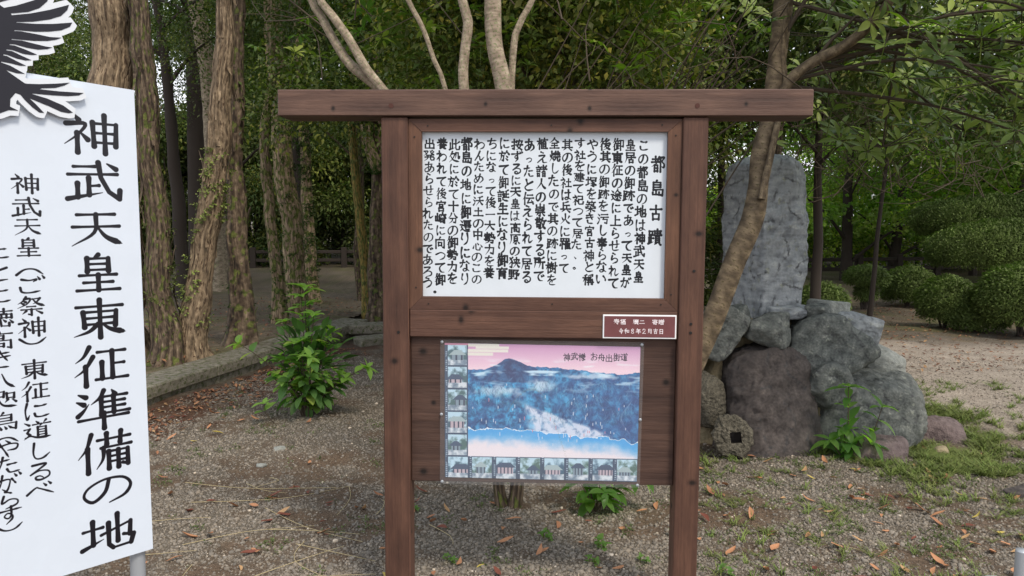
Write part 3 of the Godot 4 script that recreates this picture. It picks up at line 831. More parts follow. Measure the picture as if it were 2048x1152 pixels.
func map_picture() -> ImageTexture:
	var w := 940; var h := 660
	var n1 := grey(w, h, 0.012, 51, 1, 1, 5)
	var n2 := grey(w, h, 0.022, 52, 1, 1, 5)
	var n3 := grey(w, h, 0.02, 53, 1, 1, 4, FastNoiseLite.TYPE_CELLULAR)
	var n4 := grey(w, h, 0.02, 54, 4, 1, 3)
	var im := Image.create(w, h, false, Image.FORMAT_RGB8)
	for y in h:
		for x in w:
			var i := y * w + x
			var a := n1[i] / 255.0; var b := n2[i] / 255.0; var e := n3[i] / 255.0; var g := n4[i] / 255.0
			var fx := (x - 113) / 823.0; var fy := y / 547.0
			var c: Color
			if fx >= 0.0 and fy <= 1.0:
				var hill := 0.235 - 0.09 * maxf(0.0, 1.0 - absf(fx - 0.24) * 7.0) - 0.045 * maxf(0.0, 1.0 - absf(fx - 0.27) * 3.2) - 0.03 * (a - 0.5) + 0.02 * sin(fx * 9.0)
				var coast := 0.755 + 0.06 * smoothstep(0.25, 0.75, fx) + 0.05 * (a - 0.5) + 0.025 * (b - 0.5) + 0.05 * smoothstep(0.85, 1.0, fx)
				if fy < hill:
					c = srgb(200, 150, 190).lerp(srgb(238, 208, 220), clampf(fy / 0.22, 0, 1))
					c = c.lerp(srgb(236, 236, 240), clampf((g - 0.58) * 5.0, 0, 0.8) * smoothstep(0.1, 0.2, fy))
				elif fy < coast:
					var ridge := absf(e - 0.5) * 2.0
					c = srgb(48, 84, 136).lerp(srgb(76, 172, 222), clampf(a * 1.6 - 0.25 + (b - 0.5) * 1.3, 0, 1))
					c = c.lerp(srgb(20, 40, 86), clampf((0.3 - ridge) * 1.2 + (b - 0.5) * 1.5, 0, 0.6))
					c = c.lerp(srgb(54, 74, 132), 0.35 * smoothstep(0.45, 0.75, fx) * smoothstep(0.2, 0.35, fy))
					if fy < 0.34 and fx < 0.42 and fx > 0.03: c = c.lerp(srgb(52, 50, 92), 0.6 * clampf(1.0 - absf(fx - 0.25) * 4.0, 0, 1))
					var mist := clampf((g - 0.6) * 5.0, 0, 1) * smoothstep(0.5, 0.26, fy)
					c = c.lerp(srgb(196, 222, 238), mist)
					# cloud banks
					for bank in [[0.18, 0.42, 0.17, 0.05], [0.44, 0.36, 0.09, 0.06], [0.72, 0.28, 0.2, 0.025]]:
						var far := Vector2((fx - bank[0]) / bank[2], (fy - bank[1]) / bank[3]).length() + (b - 0.5) * 0.9
						c = c.lerp(srgb(206, 224, 238), clampf(1.1 - far, 0, 0.75))
					# the pale plain running down to the shore
					var mid := lerpf(0.30, 0.62, clampf((fy - 0.5) / 0.3, 0, 1)) + 0.05 * (a - 0.5)
					var wide := 0.03 + 0.20 * smoothstep(0.5, 0.8, fy)
					c = c.lerp(srgb(214, 220, 236), clampf((wide - absf(fx - mid)) / 0.05, 0, 1) * clampf(b * 1.8, 0, 0.95) * smoothstep(0.48, 0.56, fy))
					for rv in [[0.66, 0.05, 0.35, 0.72], [0.93, 0.03, 0.45, 0.78], [0.47, -0.04, 0.22, 0.55]]:
						var rx: float = rv[0] + rv[1] * sin(fy * 17.0)
						if fy > rv[2] and fy < rv[3]: c = c.lerp(srgb(176, 190, 224), clampf(1.0 - absf(fx - rx) / 0.006, 0, 0.4) * b)
				else:
					c = srgb(78, 164, 222).lerp(srgb(232, 222, 228), smoothstep(0.02, 0.17, fy - coast + 0.02 * (g - 0.5)))
					if fy - coast < 0.006: c = srgb(230, 240, 246)
			elif fx < 0.0 or fy > 1.0:
				# strips of small shrine photographs
				var col := fx < 0.0 and fy <= 1.0
				var cell := Vector2(112, 109.5) if col else Vector2(117.5, 113)
				var o := Vector2(fmod(x, cell.x), fmod(y, cell.y)) if col else Vector2(fmod(x, cell.x), y - 547)
				var id := int(y / cell.y) if col else 5 + int(x / cell.x)
				var q := o / cell
				var roof := 0.40 + 0.07 * sin(id * 1.7)
				var wide := 0.14 + 0.08 * sin(id * 2.9)
				var cx := 0.55 + 0.12 * sin(id * 4.1)
				var warm := 0.5 + 0.5 * sin(id * 3.3)
				c = srgb(176, 208, 226).lerp(srgb(44, 78, 104).lerp(srgb(60, 92, 84), warm), clampf((q.y - 0.05) * 2.2 * (a + 0.2) + (b - 0.5) * 2.4, 0, 1))
				if q.y > 0.72: c = srgb(206, 214, 222).lerp(srgb(96, 118, 140), clampf((b - 0.3) * 2.2, 0, 1))
				if q.y > roof - 0.1 and q.y < roof + 0.12 and absf(q.x - cx) < wide + (q.y - roof + 0.1) * 1.1: c = srgb(46, 66, 94) if id % 3 else srgb(150, 170, 176)
				if q.y >= roof + 0.12 and q.y < 0.74 and absf(q.x - cx) < wide + 0.12: c = srgb(36, 48, 72) if int(q.x * (13.0 + id)) % 3 == 0 else (srgb(178, 160, 172) if id % 2 else srgb(112, 134, 150))
				if q.x < 0.13 or q.x > 0.95 or q.y < 0.04 or q.y > 0.96: c = srgb(38, 58, 84)
				if q.x < 0.1 and q.x > 0.03 and int(o.y / 5) % 2 == 0 and b > 0.45: c = srgb(150, 170, 190)
				if fx < 0.0 and y < 9: c = srgb(196, 120, 150)
				c = c.lerp(Color.WHITE, 0.12)
			im.set_pixel(x, y, c)
	# ridges: fans of lines running down from crests, one side light, the other dark
	var rr := RandomNumberGenerator.new()
	rr.seed = 17
	for k in 150:
		var top := Vector2(rr.randf_range(125, 930), rr.randf_range(160, 360))
		var away := rr.randf_range(-0.7, 0.7)
		for j in rr.randi_range(5, 9):
			var p := top + Vector2(rr.randf_range(-26, 26), rr.randf_range(-4, 8))
			var dir := Vector2(away + (p.x - top.x) * 0.03, 1.0).normalized()
			var tone := srgb(150, 206, 226) if j % 2 else srgb(24, 52, 96)
			for q in rr.randi_range(14, 40):
				p += dir + Vector2(rr.randfn() * 0.35, 0)
				if p.x < 116 or p.x > 935 or p.y > 400: break
				var at := Vector2i(p)
				im.set_pixelv(at, im.get_pixelv(at).lerp(tone, 0.32))
				im.set_pixelv(at + Vector2i(1, 0), im.get_pixelv(at + Vector2i(1, 0)).lerp(tone, 0.18))
	# green valleys
	for k in 60:
		var mid := Vector2i(rr.randi_range(130, 900), rr.randi_range(200, 390))
		for q in 260:
			var at := (mid + Vector2i(rr.randfn() * 26, rr.randfn() * 9)).clamp(Vector2i(116, 150), Vector2i(935, 400))
			im.set_pixelv(at, im.get_pixelv(at).lerp(srgb(70, 150, 150), 0.25))
	# cloud bars, place labels, stains, title
	var bars := [[113, 2, 150, 14], [150, 14, 160, 12], [112, 28, 195, 14], [112, 44, 122, 15]]
	for bar in bars: im.fill_rect(Rect2i(bar[0], bar[1], bar[2], bar[3]), srgb(226, 222, 214))
	var r := RandomNumberGenerator.new()
	r.seed = 4
	for k in 90:
		var hot := Vector2(r.randfn(560, 210), r.randfn(390, 90))
		if hot.x < 130 or hot.x > 925 or hot.y < 170 or hot.y > 480: continue
		im.fill_rect(Rect2i(int(hot.x), int(hot.y), 3, r.randi_range(9, 18)), srgb(206, 216, 230) if r.randf() < 0.85 else srgb(206, 130, 150))
	for k in 260:
		var u := k / 260.0
		var p := Vector2(lerpf(300, 560, u), 330 - 205 * sin(u * 2.1) + 260 * u * u) if u < 0.75 else Vector2(lerpf(530, 590, (u - 0.75) * 4), lerpf(370, 540, (u - 0.75) * 4))
		var q := Vector2i(p + Vector2(r.randfn(0, 3), r.randfn(0, 3)))
		for d in 4:
			var at := (q + Vector2i(d % 2, d / 2)).clamp(Vector2i.ZERO, Vector2i(w - 1, h - 1))
			im.set_pixelv(at, im.get_pixelv(at).lerp(srgb(122, 110, 78), 0.5))
	var ink := Ink.new(w, h)
	var x0 := 572.0
	for ch in "神武様 お舟出街道":
		if ch != " ": write(ink, ch, Rect2(x0, 42 + 3 * sin(x0), 33, 36), 0.05)
		x0 += 36 if ch != " " else 22
	for y in range(30, 95):
		for x in range(540, w):
			var k := ink.cover[y * w + x] / 255.0
			if k > 0: im.set_pixel(x, y, im.get_pixel(x, y).lerp(srgb(30, 24, 40), k))
	return ImageTexture.create_from_image(im)


func plaque_picture() -> ImageTexture:
	var ink := Ink.new(640, 208)
	var rows := [["寿福 廣二 寄贈", 84, 28, 58, 52], ["令和8年2月吉日", 130, 122, 52, 50]]
	for row in rows:
		var x: float = row[1]
		for ch: String in row[0]:
			if ch != " ": write(ink, ch, Rect2(x, row[2], row[3] * 0.86, row[4]), 0.055)
			x += row[3]
	return printed(ink, srgb(112, 68, 69), srgb(236, 228, 230), 0.05)


func build_notice_board() -> void:
	var b := thing("notice_board", "brown timber notice board with white lettered panel above a faded map", "notice board", Vector3(0, 0, -3.13), deg_to_rad(-2.25))
	part("beam", timber(Vector3(-0.923, 1.993, -0.165), Vector3(1.149, 2.095, 0.014), 0, 0.004, Vector2(0.3, 0.02)).mesh(), M.timber_beam, b)
	part("post", timber(Vector3(-0.518, -0.3, -0.115), Vector3(-0.413, 1.991, 0.0), 1, 0.004, Vector2(0.1, 0.17)).mesh(), M.timber_post, b)
	part("post", timber(Vector3(0.660, -0.3, -0.115), Vector3(0.757, 1.991, 0.0), 1, 0.004, Vector2(0.7, 0.31)).mesh(), M.timber_post, b)
	# mitred frame round the lettered panel
	var x0 := -0.412; var x1 := 0.659; var y0 := 1.232; var y1 := 1.984
	var i0 := -0.360; var i1 := 0.604; var j0 := 1.283; var j1 := 1.936
	var rails := [[Vector2(x0, y1), Vector2(i0, j1), Vector2(i1, j1), Vector2(x1, y1), 0], [Vector2(x0, y0), Vector2(x1, y0), Vector2(i1, j0), Vector2(i0, j0), 0],
		[Vector2(x0, y0), Vector2(i0, j0), Vector2(i0, j1), Vector2(x0, y1), 1], [Vector2(x1, y0), Vector2(x1, y1), Vector2(i1, j1), Vector2(i1, j0), 1]]
	var names := ["top_rail", "bottom_rail", "side_rail", "side_rail"]
	for k in 4:
		var q: Array = rails[k]
		var cen: Vector2 = (q[0] + q[1] + q[2] + q[3]) / 4.0
		var poly := PackedVector2Array()
		for p in 4: poly.append(q[p] + (cen - q[p]).normalized() * 0.0006)
		var s := slab_of(poly, -0.010 - 0.002 * (k / 2), -0.055)
		for i in s.uv.size(): s.uv[i] = Vector2(s.v[i].x + k * 0.37, s.v[i].y * 1.0 + s.v[i].z + k * 0.11) if q[4] == 0 else Vector2(s.v[i].y + k * 0.29, s.v[i].x + s.v[i].z + k * 0.13)
		part(names[k], s.mesh(), M.timber_rail if k < 2 else M.timber_side, b)
	var tp := material("text_print", Color.WHITE, 0.38, text_picture())
	var panel := PackedVector2Array([Vector2(-0.375, 1.27), Vector2(0.62, 1.27), Vector2(0.62, 1.95), Vector2(-0.375, 1.95)])
	part("text_panel", slab_of(panel, -0.034, -0.050, Rect2(-0.360, 1.283, 0.964, 0.653)).mesh(), tp, b).set_meta("label", "white panel with black brushed Japanese text")
	part("lower_rail", timber(Vector3(-0.411, 1.121, -0.062), Vector3(0.658, 1.2305, -0.008), 0, 0.003, Vector2(0.55, 0.27)).mesh(), M.timber_rail, b)
	# the backing board behind the map
	part("backing_board", timber(Vector3(-0.4115, 0.516, -0.066), Vector3(0.6585, 1.1195, -0.036), 0, 0.0025, Vector2(0.23, 0.061)).mesh(), M.stained_plank, b)
	# plugs over the beam's bolts, nails, bolts through the posts
	var plug := CylinderMesh.new()
	plug.top_radius = 0.0095; plug.bottom_radius = 0.0095; plug.height = 0.006; plug.radial_segments = 14; plug.rings = 1
	var flat := Basis(Vector3.RIGHT, PI / 2)
	for x in [-0.475, 0.709]: part("wood_plug", plug, M.timber_plug, b, Transform3D(flat, Vector3(x, 2.032, 0.0125)))
	var nail := CylinderMesh.new()
	nail.top_radius = 0.0032; nail.bottom_radius = 0.0032; nail.height = 0.004; nail.radial_segments = 8; nail.rings = 1
	for p in [[-0.335, 1.958, -0.0095], [0.15, 1.960, -0.0095], [0.58, 1.962, -0.0095], [-0.388, 1.915, -0.0115], [0.634, 1.922, -0.0115], [-0.385, 1.32, -0.0115], [0.63, 1.30, -0.0115], [-0.335, 1.255, -0.0095], [0.16, 1.258, -0.0095], [0.59, 1.26, -0.0095]]:
		part("nail", nail, M.dark_iron, b, Transform3D(flat, Vector3(p[0], p[1], p[2])))
	var bolt := CylinderMesh.new()
	bolt.top_radius = 0.006; bolt.bottom_radius = 0.006; bolt.height = 0.004; bolt.radial_segments = 10; bolt.rings = 1
	for p in [[0.715, 1.395], [0.708, 1.185], [0.708, 1.150], [-0.455, 1.14]]: part("bolt", bolt, M.dark_iron, b, Transform3D(flat, Vector3(p[0], p[1], 0.0005)))
	# the map under its clear cover
	var mp := material("map_print", Color.WHITE, 0.42, map_picture())
	var sheet := PackedVector2Array([Vector2(-0.273, 0.536), Vector2(0.512, 0.530), Vector2(0.516, 1.086), Vector2(-0.273, 1.093)])
	var map := part("map_sheet", slab_of(sheet, -0.0325, -0.0335, Rect2(-0.273, 0.530, 0.789, 0.563)).mesh(), mp, b)
	map.set_meta("label", "faded blue and pink panorama map with shrine photographs along two sides")
	var plate := PackedVector2Array([Vector2(-0.293, 0.509), Vector2(0.523, 0.508), Vector2(0.530, 1.106), Vector2(-0.290, 1.108)])
	var cover := part("clear_cover", slab_of(plate, -0.026, -0.029).mesh(), M.acrylic, b)
	var head := SphereMesh.new()
	head.radius = 0.0065; head.height = 0.007; head.radial_segments = 12; head.rings = 6
	for p in [[-0.283, 1.098], [0.521, 1.096], [-0.284, 0.519], [0.514, 0.518], [-0.286, 0.80], [0.520, 0.79]]:
		part("screw", head, M.steel, cover, Transform3D(flat, Vector3(p[0], p[1], -0.0258)))
	# the small donor plaque
	var pl := part("plaque", timber(Vector3(0.362, 1.124, -0.0075), Vector3(0.652, 1.219, -0.002), 0, 0.001).mesh(), M.plaque_edge, b)
	var pq := material("plaque_print", Color.WHITE, 0.4, plaque_picture())
	part("plaque_face", slab_of(PackedVector2Array([Vector2(0.3675, 1.1295), Vector2(0.6465, 1.1295), Vector2(0.6465, 1.2135), Vector2(0.3675, 1.2135)]), -0.0008, -0.0019, Rect2(0.3675, 1.1295, 0.279, 0.084)).mesh(), pq, pl)


# ---------------------------------------------------------------- the white sign with the crow

func build_information_sign() -> void:
	var s := thing("information_sign", "tall white sign with large black Japanese characters and a crow emblem", "sign", Vector3(-1.075, 0, -2.30), deg_to_rad(47.6))
	var w := 0.92; var lo := 0.603; var hi := 1.956
	var k := 1250.0
	var ink := Ink.new(int(w * k), int((hi - lo + 0.04) * k))
	var at := func(ch: String, u: float, y: float, size: Vector2, weight: float, contrast: float):
		write(ink, ch, Rect2(Vector2(u + w, hi + 0.04 - y) * k - size * k / 2, size * k), weight, contrast)
	var main := "神武天皇東征準備の地"
	var ys := [1.824, 1.694, 1.564, 1.438, 1.312, 1.179, 1.052, 0.930, 0.818, 0.688]
	for i in 10: at.call(main[i], -0.124, ys[i], Vector2(0.146, 0.108 if main[i] != "の" else 0.085), 0.056, 1.0)
	var second := "神武天皇（ご祭神）東征に道しるべ"
	ys = [1.682, 1.621, 1.570, 1.515, 1.464, 1.416, 1.361, 1.304, 1.254, 1.191, 1.132, 1.079, 1.026, 0.967, 0.911, 0.861]
	for i in second.length(): at.call(second[i], -0.294, ys[i], Vector2(0.068, 0.050), 0.056, 1.0)
	var third := "たとに徳高き八咫烏（やたがらす）"
	ys = [1.510, 1.452, 1.394, 1.334, 1.277, 1.227, 1.169, 1.122, 1.062, 1.024, 0.990, 0.945, 0.899, 0.852, 0.811, 0.765]
	for i in third.length(): at.call(third[i], -0.370, ys[i], Vector2(0.064, 0.048), 0.056, 1.0)
	var sm := material("sign_print", Color.WHITE, 0.3, printed(ink, srgb(207, 214, 224), srgb(28, 26, 32), 0.008))
	var edge := PackedVector2Array([Vector2(-w, lo - 0.002), Vector2(0, lo), Vector2(-0.007, hi), Vector2(-w, hi + 0.04)])
	part("panel", slab_of(edge, 0.0, -0.012, Rect2(-w, lo, w, hi - lo + 0.04)).mesh(), sm, s)
	for x in [-0.032, -w + 0.032]:
		var leg := Shape.new()
		leg.add(stem_shape([[x, -0.3, -0.036, 0.0215], [x, 1.0, -0.036, 0.0215], [x, 1.80, -0.036, 0.0215]], 20, 0.4))
		part("leg", leg.mesh(), M.steel, s)
	# crow: feathers joined into one dark outline on a white plate with a wider outline; the far wing mirrors the near one
	var feathers := [
		[-0.347, 2.112, -0.301, 2.130, -0.264, 2.149, -0.221, 2.174, -0.227, 2.156, -0.246, 2.135, -0.273, 2.120, -0.304, 2.111, -0.347, 2.100],
		[-0.327, 2.100, -0.268, 2.117, -0.222, 2.135, -0.175, 2.157, -0.180, 2.142, -0.196, 2.124, -0.224, 2.110, -0.261, 2.098, -0.292, 2.091, -0.328, 2.086],
		[-0.328, 2.084, -0.292, 2.089, -0.256, 2.093, -0.216, 2.100, -0.169, 2.112, -0.175, 2.100, -0.197, 2.087, -0.225, 2.079, -0.257, 2.073, -0.293, 2.070, -0.329, 2.066],
		[-0.329, 2.063, -0.293, 2.068, -0.257, 2.067, -0.225, 2.065, -0.197, 2.068, -0.209, 2.061, -0.231, 2.054, -0.263, 2.049, -0.292, 2.047, -0.330, 2.044],
		[-0.330, 2.042, -0.291, 2.045, -0.264, 2.042, -0.237, 2.039, -0.220, 2.039, -0.232, 2.033, -0.254, 2.028, -0.280, 2.029, -0.308, 2.033, -0.335, 2.030],
		[-0.336, 2.029, -0.308, 2.030, -0.285, 2.024, -0.257, 2.015, -0.270, 2.012, -0.288, 2.012, -0.313, 2.018, -0.341, 2.017],
		[-0.341, 2.015, -0.314, 2.015, -0.294, 2.007, -0.271, 1.999, -0.284, 1.996, -0.304, 1.998, -0.325, 2.004, -0.347, 2.005],
		[-0.347, 2.002, -0.326, 2.001, -0.304, 1.991, -0.284, 1.983, -0.297, 1.981, -0.318, 1.984, -0.347, 1.986],
		[-0.347, 1.985, -0.320, 1.978, -0.288, 1.962, -0.306, 1.961, -0.331, 1.966, -0.348, 1.968],
		[-0.325, 1.935, -0.289, 1.937, -0.255, 1.940, -0.217, 1.946, -0.182, 1.953, -0.195, 1.944, -0.217, 1.935, -0.250, 1.930, -0.300, 1.921],
		[-0.300, 1.923, -0.251, 1.927, -0.210, 1.927, -0.148, 1.930, -0.160, 1.922, -0.188, 1.917, -0.224, 1.915, -0.272, 1.914, -0.305, 1.911],
		[-0.305, 1.917, -0.270, 1.912, -0.238, 1.905, -0.200, 1.891, -0.177, 1.875, -0.187, 1.872, -0.206, 1.874, -0.233, 1.885, -0.265, 1.896, -0.295, 1.907],
		[-0.303, 1.912, -0.284, 1.905, -0.265, 1.887, -0.247, 1.867, -0.258, 1.867, -0.273, 1.878, -0.291, 1.896],
		[-0.380, 2.16, -0.33, 2.17, -0.27, 2.20, -0.235, 2.24, -0.262, 2.19, -0.30, 2.15, -0.36, 2.12]]
	var body := PackedVector2Array()
	for p in [[-0.46, 2.12], [-0.36, 2.14], [-0.317, 2.113], [-0.300, 2.092], [-0.306, 2.069], [-0.318, 2.032], [-0.335, 2.001], [-0.343, 1.974], [-0.331, 1.966], [-0.289, 1.938], [-0.258, 1.934], [-0.250, 1.930], [-0.272, 1.914], [-0.286, 1.904], [-0.311, 1.911], [-0.323, 1.895], [-0.325, 1.875], [-0.307, 1.867], [-0.328, 1.866], [-0.348, 1.856], [-0.46, 1.83]]:
		body.append(Vector2(p[0], p[1]))
	var dark := body
	for f in feathers:
		var q := PackedVector2Array()
		for i in range(0, f.size(), 2): q.append(Vector2(f[i], f[i + 1]))
		var merged := Geometry2D.merge_polygons(dark, q)
		var best := 0
		for i in merged.size():
			if merged[i].size() > merged[best].size(): best = i
		dark = merged[best]
	var half := dark
	var other := PackedVector2Array()
	for p in half: other.append(Vector2(-0.90 - p.x, p.y))
	var both := Geometry2D.merge_polygons(half, other)
	dark = both[0]
	for q in both:
		if q.size() > dark.size(): dark = q
	var plate := PackedVector2Array()
	for q in Geometry2D.offset_polygon(dark, 0.0135, Geometry2D.JOIN_ROUND):
		if q.size() > plate.size(): plate = q
	var emblem := part("crow_emblem", slab_of(plate, 0.016, 0.006).mesh(), M.white_board, s)
	emblem.set_meta("label", "black spread-winged crow on a white cut-out plate")
	part("crow", slab_of(dark, 0.0172, 0.0160).mesh(), M.crow_black, emblem)


# ---------------------------------------------------------------- ground

func ground_height(x: float, z: float) -> float:
	return ground_noise.get_noise_2d(x * 0.5, z * 0.5) * 0.05 + ground_noise.get_noise_2d(x * 3.0, z * 3.0) * 0.010 - 0.004


var ground_noise := FastNoiseLite.new()


# line of the kerb's front edge: x at a given z
func kerb_x(z: float) -> float:
	return -3.03 + (-6.45 - z) * 0.222


func build_ground() -> void:
	ground_noise.seed = 71
	ground_noise.frequency = 1.0
	ground_noise.fractal_octaves = 3
	var s := Shape.new()
	var xs := []; var zs := []
	var x := -60.0
	while x <= 60.0:
		xs.append(x)
		x += 0.06 if absf(x) < 4.6 else (0.2 if absf(x) < 9.0 else 2.0)
	var z := 12.0
	while z >= -70.0:
		zs.append(z)
		z -= 0.05 if z < -2.6 and z > -8.5 else (0.15 if z <= -8.5 and z > -18 else 1.0)
	var gravel := Color(0.235, 0.200, 0.158); var earth := Color(0.225, 0.158, 0.108); var path := Color(0.60, 0.52, 0.44); var under := Color(0.215, 0.170, 0.118); var mossy := Color(0.185, 0.175, 0.08)
	for zz: float in zs:
		for xx: float in xs:
			s.v.append(Vector3(xx, ground_height(xx, zz), zz))
			s.uv.append(Vector2(xx, zz))
			var n1 := ground_noise.get_noise_2d(xx * 0.7 + 40, zz * 0.7); var n2 := ground_noise.get_noise_2d(xx * 2.6, zz * 2.6 + 90); var n3 := ground_noise.get_noise_2d(xx * 8.0, zz * 8.0)
			var c := gravel
			c = c.lerp(earth, clampf(n1 * 1.6 + n2 * 1.4 + 0.20, 0, 1))
			# reddish litter along the kerb's foot
			c = c.lerp(Color(0.15, 0.075, 0.045), clampf(1.0 - absf(xx - kerb_x(zz) - 0.35) * 2.2 + n2 * 1.4, 0, 0.85) if zz < -5.5 and zz > -12.0 else 0.0)
			# the trodden path on the far right-hand side
			var edge := 3.1 + (-6.0 - zz) * 0.10 + 0.5 * n1 + 0.25 * n2
			var on_path := clampf((xx - edge) * 1.6 + 0.3, 0, 1) * clampf((zz + 10.6 + 0.6 * n1) * 1.2, 0, 1) * clampf((-5.9 - zz + 0.35 * (xx - 3.0) + n2) * 1.5, 0, 1)
			c = c.lerp(path, on_path)
			# soil under the trees beyond
			c = c.lerp(under.lerp(mossy, clampf(n1 * 2.0 + n2 + 0.25, 0, 1)), clampf((-10.5 - zz + n2) * 0.9, 0, 1))
			if xx < kerb_x(zz) - 0.1 and zz < -5.0: c = under.lerp(mossy, clampf(n1 * 1.6 + n2 * 1.5 + 0.1, 0, 0.8)).lerp(Color(0.25, 0.205, 0.155), clampf(n2 * 1.5 - n1, 0, 0.7))
			c = c * (1.0 + 0.35 * n3)
			c.a = 1.0
			s.c.append(c)
	var nx := xs.size()
	for j in zs.size() - 1:
		for i in nx - 1:
			var a := j * nx + i
			s.tri(a, a + nx, a + 1)
			s.tri(a + 1, a + nx, a + nx + 1)
	s.smooth()
	for i in s.n.size():
		if s.n[i].y < 0: s.n[i] = -s.n[i]
	var g := part("ground", s.mesh(), M.soil, self)
	tag(g, "gravelly brown earth with a pale trodden path", "ground", "", "structure")
	# the raised bed behind the kerb
	var bed := Shape.new()
	var nz := 80
	for j in nz + 1:
		var bz := -5.2 - j * (9.5 / nz)
		for i in 61:
			var back := i / 60.0
			var bx := kerb_x(maxf(bz, -11.0)) - 0.33 - back * back * 9.0
			var n1 := ground_noise.get_noise_2d(bx * 1.2, bz * 1.2); var n2 := ground_noise.get_noise_2d(bx * 3.4, bz * 3.4)
			bed.v.append(Vector3(bx, 0.135 + 0.05 * n1 + 0.02 * n2 - 0.22 * smoothstep(-11.5, -14.5, bz) - 0.2 * smoothstep(0.75, 1.0, back), bz))
			bed.uv.append(Vector2(bx, bz))
			var c := under.lerp(mossy, clampf(n1 * 2.2 + 0.2 * n2 + 0.15, 0, 0.85)).lerp(Color(0.25, 0.20, 0.15), clampf(n2 * 2.2 - n1 * 0.6 + 0.2, 0, 0.85))
			c = c * (1.0 + 0.5 * ground_noise.get_noise_2d(bx * 9, bz * 9))
			c.a = 1.0
			bed.c.append(c)
	for j in nz:
		for i in 60:
			var a := j * 61 + i
			bed.tri(a, a + 1, a + 61); bed.tri(a + 1, a + 62, a + 61)
	bed.smooth()
	for i in bed.n.size():
		if bed.n[i].y < 0: bed.n[i] = -bed.n[i]
	tag(part("terrain", bed.mesh(), M.soil, self), "raised bed of bare mossy soil behind the stone kerb", "ground", "", "structure")


func build_kerb() -> void:
	var k := thing("stone_kerb", "low weathered stone kerb edging the raised bed under the trees", "kerb", Vector3.ZERO)
	var dir := Vector3(0.222, 0, -1).normalized()
	var turn := atan2(-dir.x, -dir.z)
	var r := RandomNumberGenerator.new()
	r.seed = 12
	var z := -3.9
	while z > -10.6:
		var l := r.randf_range(0.82, 0.98)
		var s := timber(Vector3(-0.40, 0, -l + 0.008), Vector3(0.0, 0.11, 0), 2, 0.012)
		roughen(s, 0.0025, int(z * 100))
		var at := Transform3D(Basis(Vector3.UP, turn + r.randf_range(-0.008, 0.008)) * Basis(Vector3.FORWARD, r.randf_range(-0.02, 0.02)), Vector3(kerb_x(z), 0.063 + r.randf_range(-0.008, 0.008), z))
		part("kerb_stone", s.mesh(), M.kerb_stone, k, at)
		var f := timber(Vector3(-0.38, -0.14, -l), Vector3(-0.045, -0.002, 0), 2, 0.01)
		part("footing", f.mesh(), M.kerb_stone, k, at)
		z -= l * -dir.z
	# the broken return that runs off behind the board
	for p in [[-2.02, -10.55, 0.0, 1.25, 0.05, 0.35], [-1.02, -10.95, 0.35, 0.95, 0.08, 0.33], [-1.55, -10.05, 0.55, 0.9, -0.02, 0.3], [-0.2, -11.2, 0.2, 1.0, 0.06, 0.35]]:
		var s := timber(Vector3(-p[3] / 2, 0, -p[5] / 2), Vector3(p[3] / 2, 0.12, p[5] / 2), 0, 0.012)
		roughen(s, 0.004, int(p[0] * 99))
		part("kerb_stone", s.mesh(), M.kerb_stone, k, Transform3D(Basis(Vector3.UP, p[2]) * Basis(Vector3.BACK, 0.03), Vector3(p[0], p[4], p[1])))


# knock a made shape slightly out of true
func roughen(s: Shape, by: float, seed_: int) -> void:
	var ns := FastNoiseLite.new()
	ns.seed = seed_
	ns.frequency = 7.0
	for i in s.v.size():
		var p := s.v[i]
		s.v[i] += Vector3(ns.get_noise_3dv(p), ns.get_noise_3dv(p + Vector3(9, 0, 0)), ns.get_noise_3dv(p + Vector3(0, 9, 0))) * by * 2.0


func build_fences() -> void:
	for f in [["far wooden rail fence in the dark wood between the tree trunks", -13.5, -23.6, -1.2, -25.6, 9], ["far wooden rail fence beyond the clipped shrubs", 4.5, -20.4, 16.0, -23.8, 9]]:
		var fence := thing("rail_fence", f[0], "fence", Vector3(f[1], 0, f[2]), -atan2(f[4] - f[2], f[3] - f[1]), "low rail fences round the wood")
		var l := Vector2(f[3] - f[1], f[4] - f[2]).length()
		var n: int = f[5]
		for i in n + 1:
			part("post", timber(Vector3(l * i / n - 0.09, -0.2, -0.09), Vector3(l * i / n + 0.09, 0.64, 0.09), 1, 0.015).mesh(), M.bark_dark, fence)
		for y in [0.24, 0.50]:
			for i in n:
				part("rail", timber(Vector3(l * i / n + 0.0905, y - 0.05, -0.05), Vector3(l * (i + 1) / n - 0.0905, y + 0.05, 0.05), 0, 0.012).mesh(), M.bark_dark, fence)


# ---------------------------------------------------------------- the rock monument

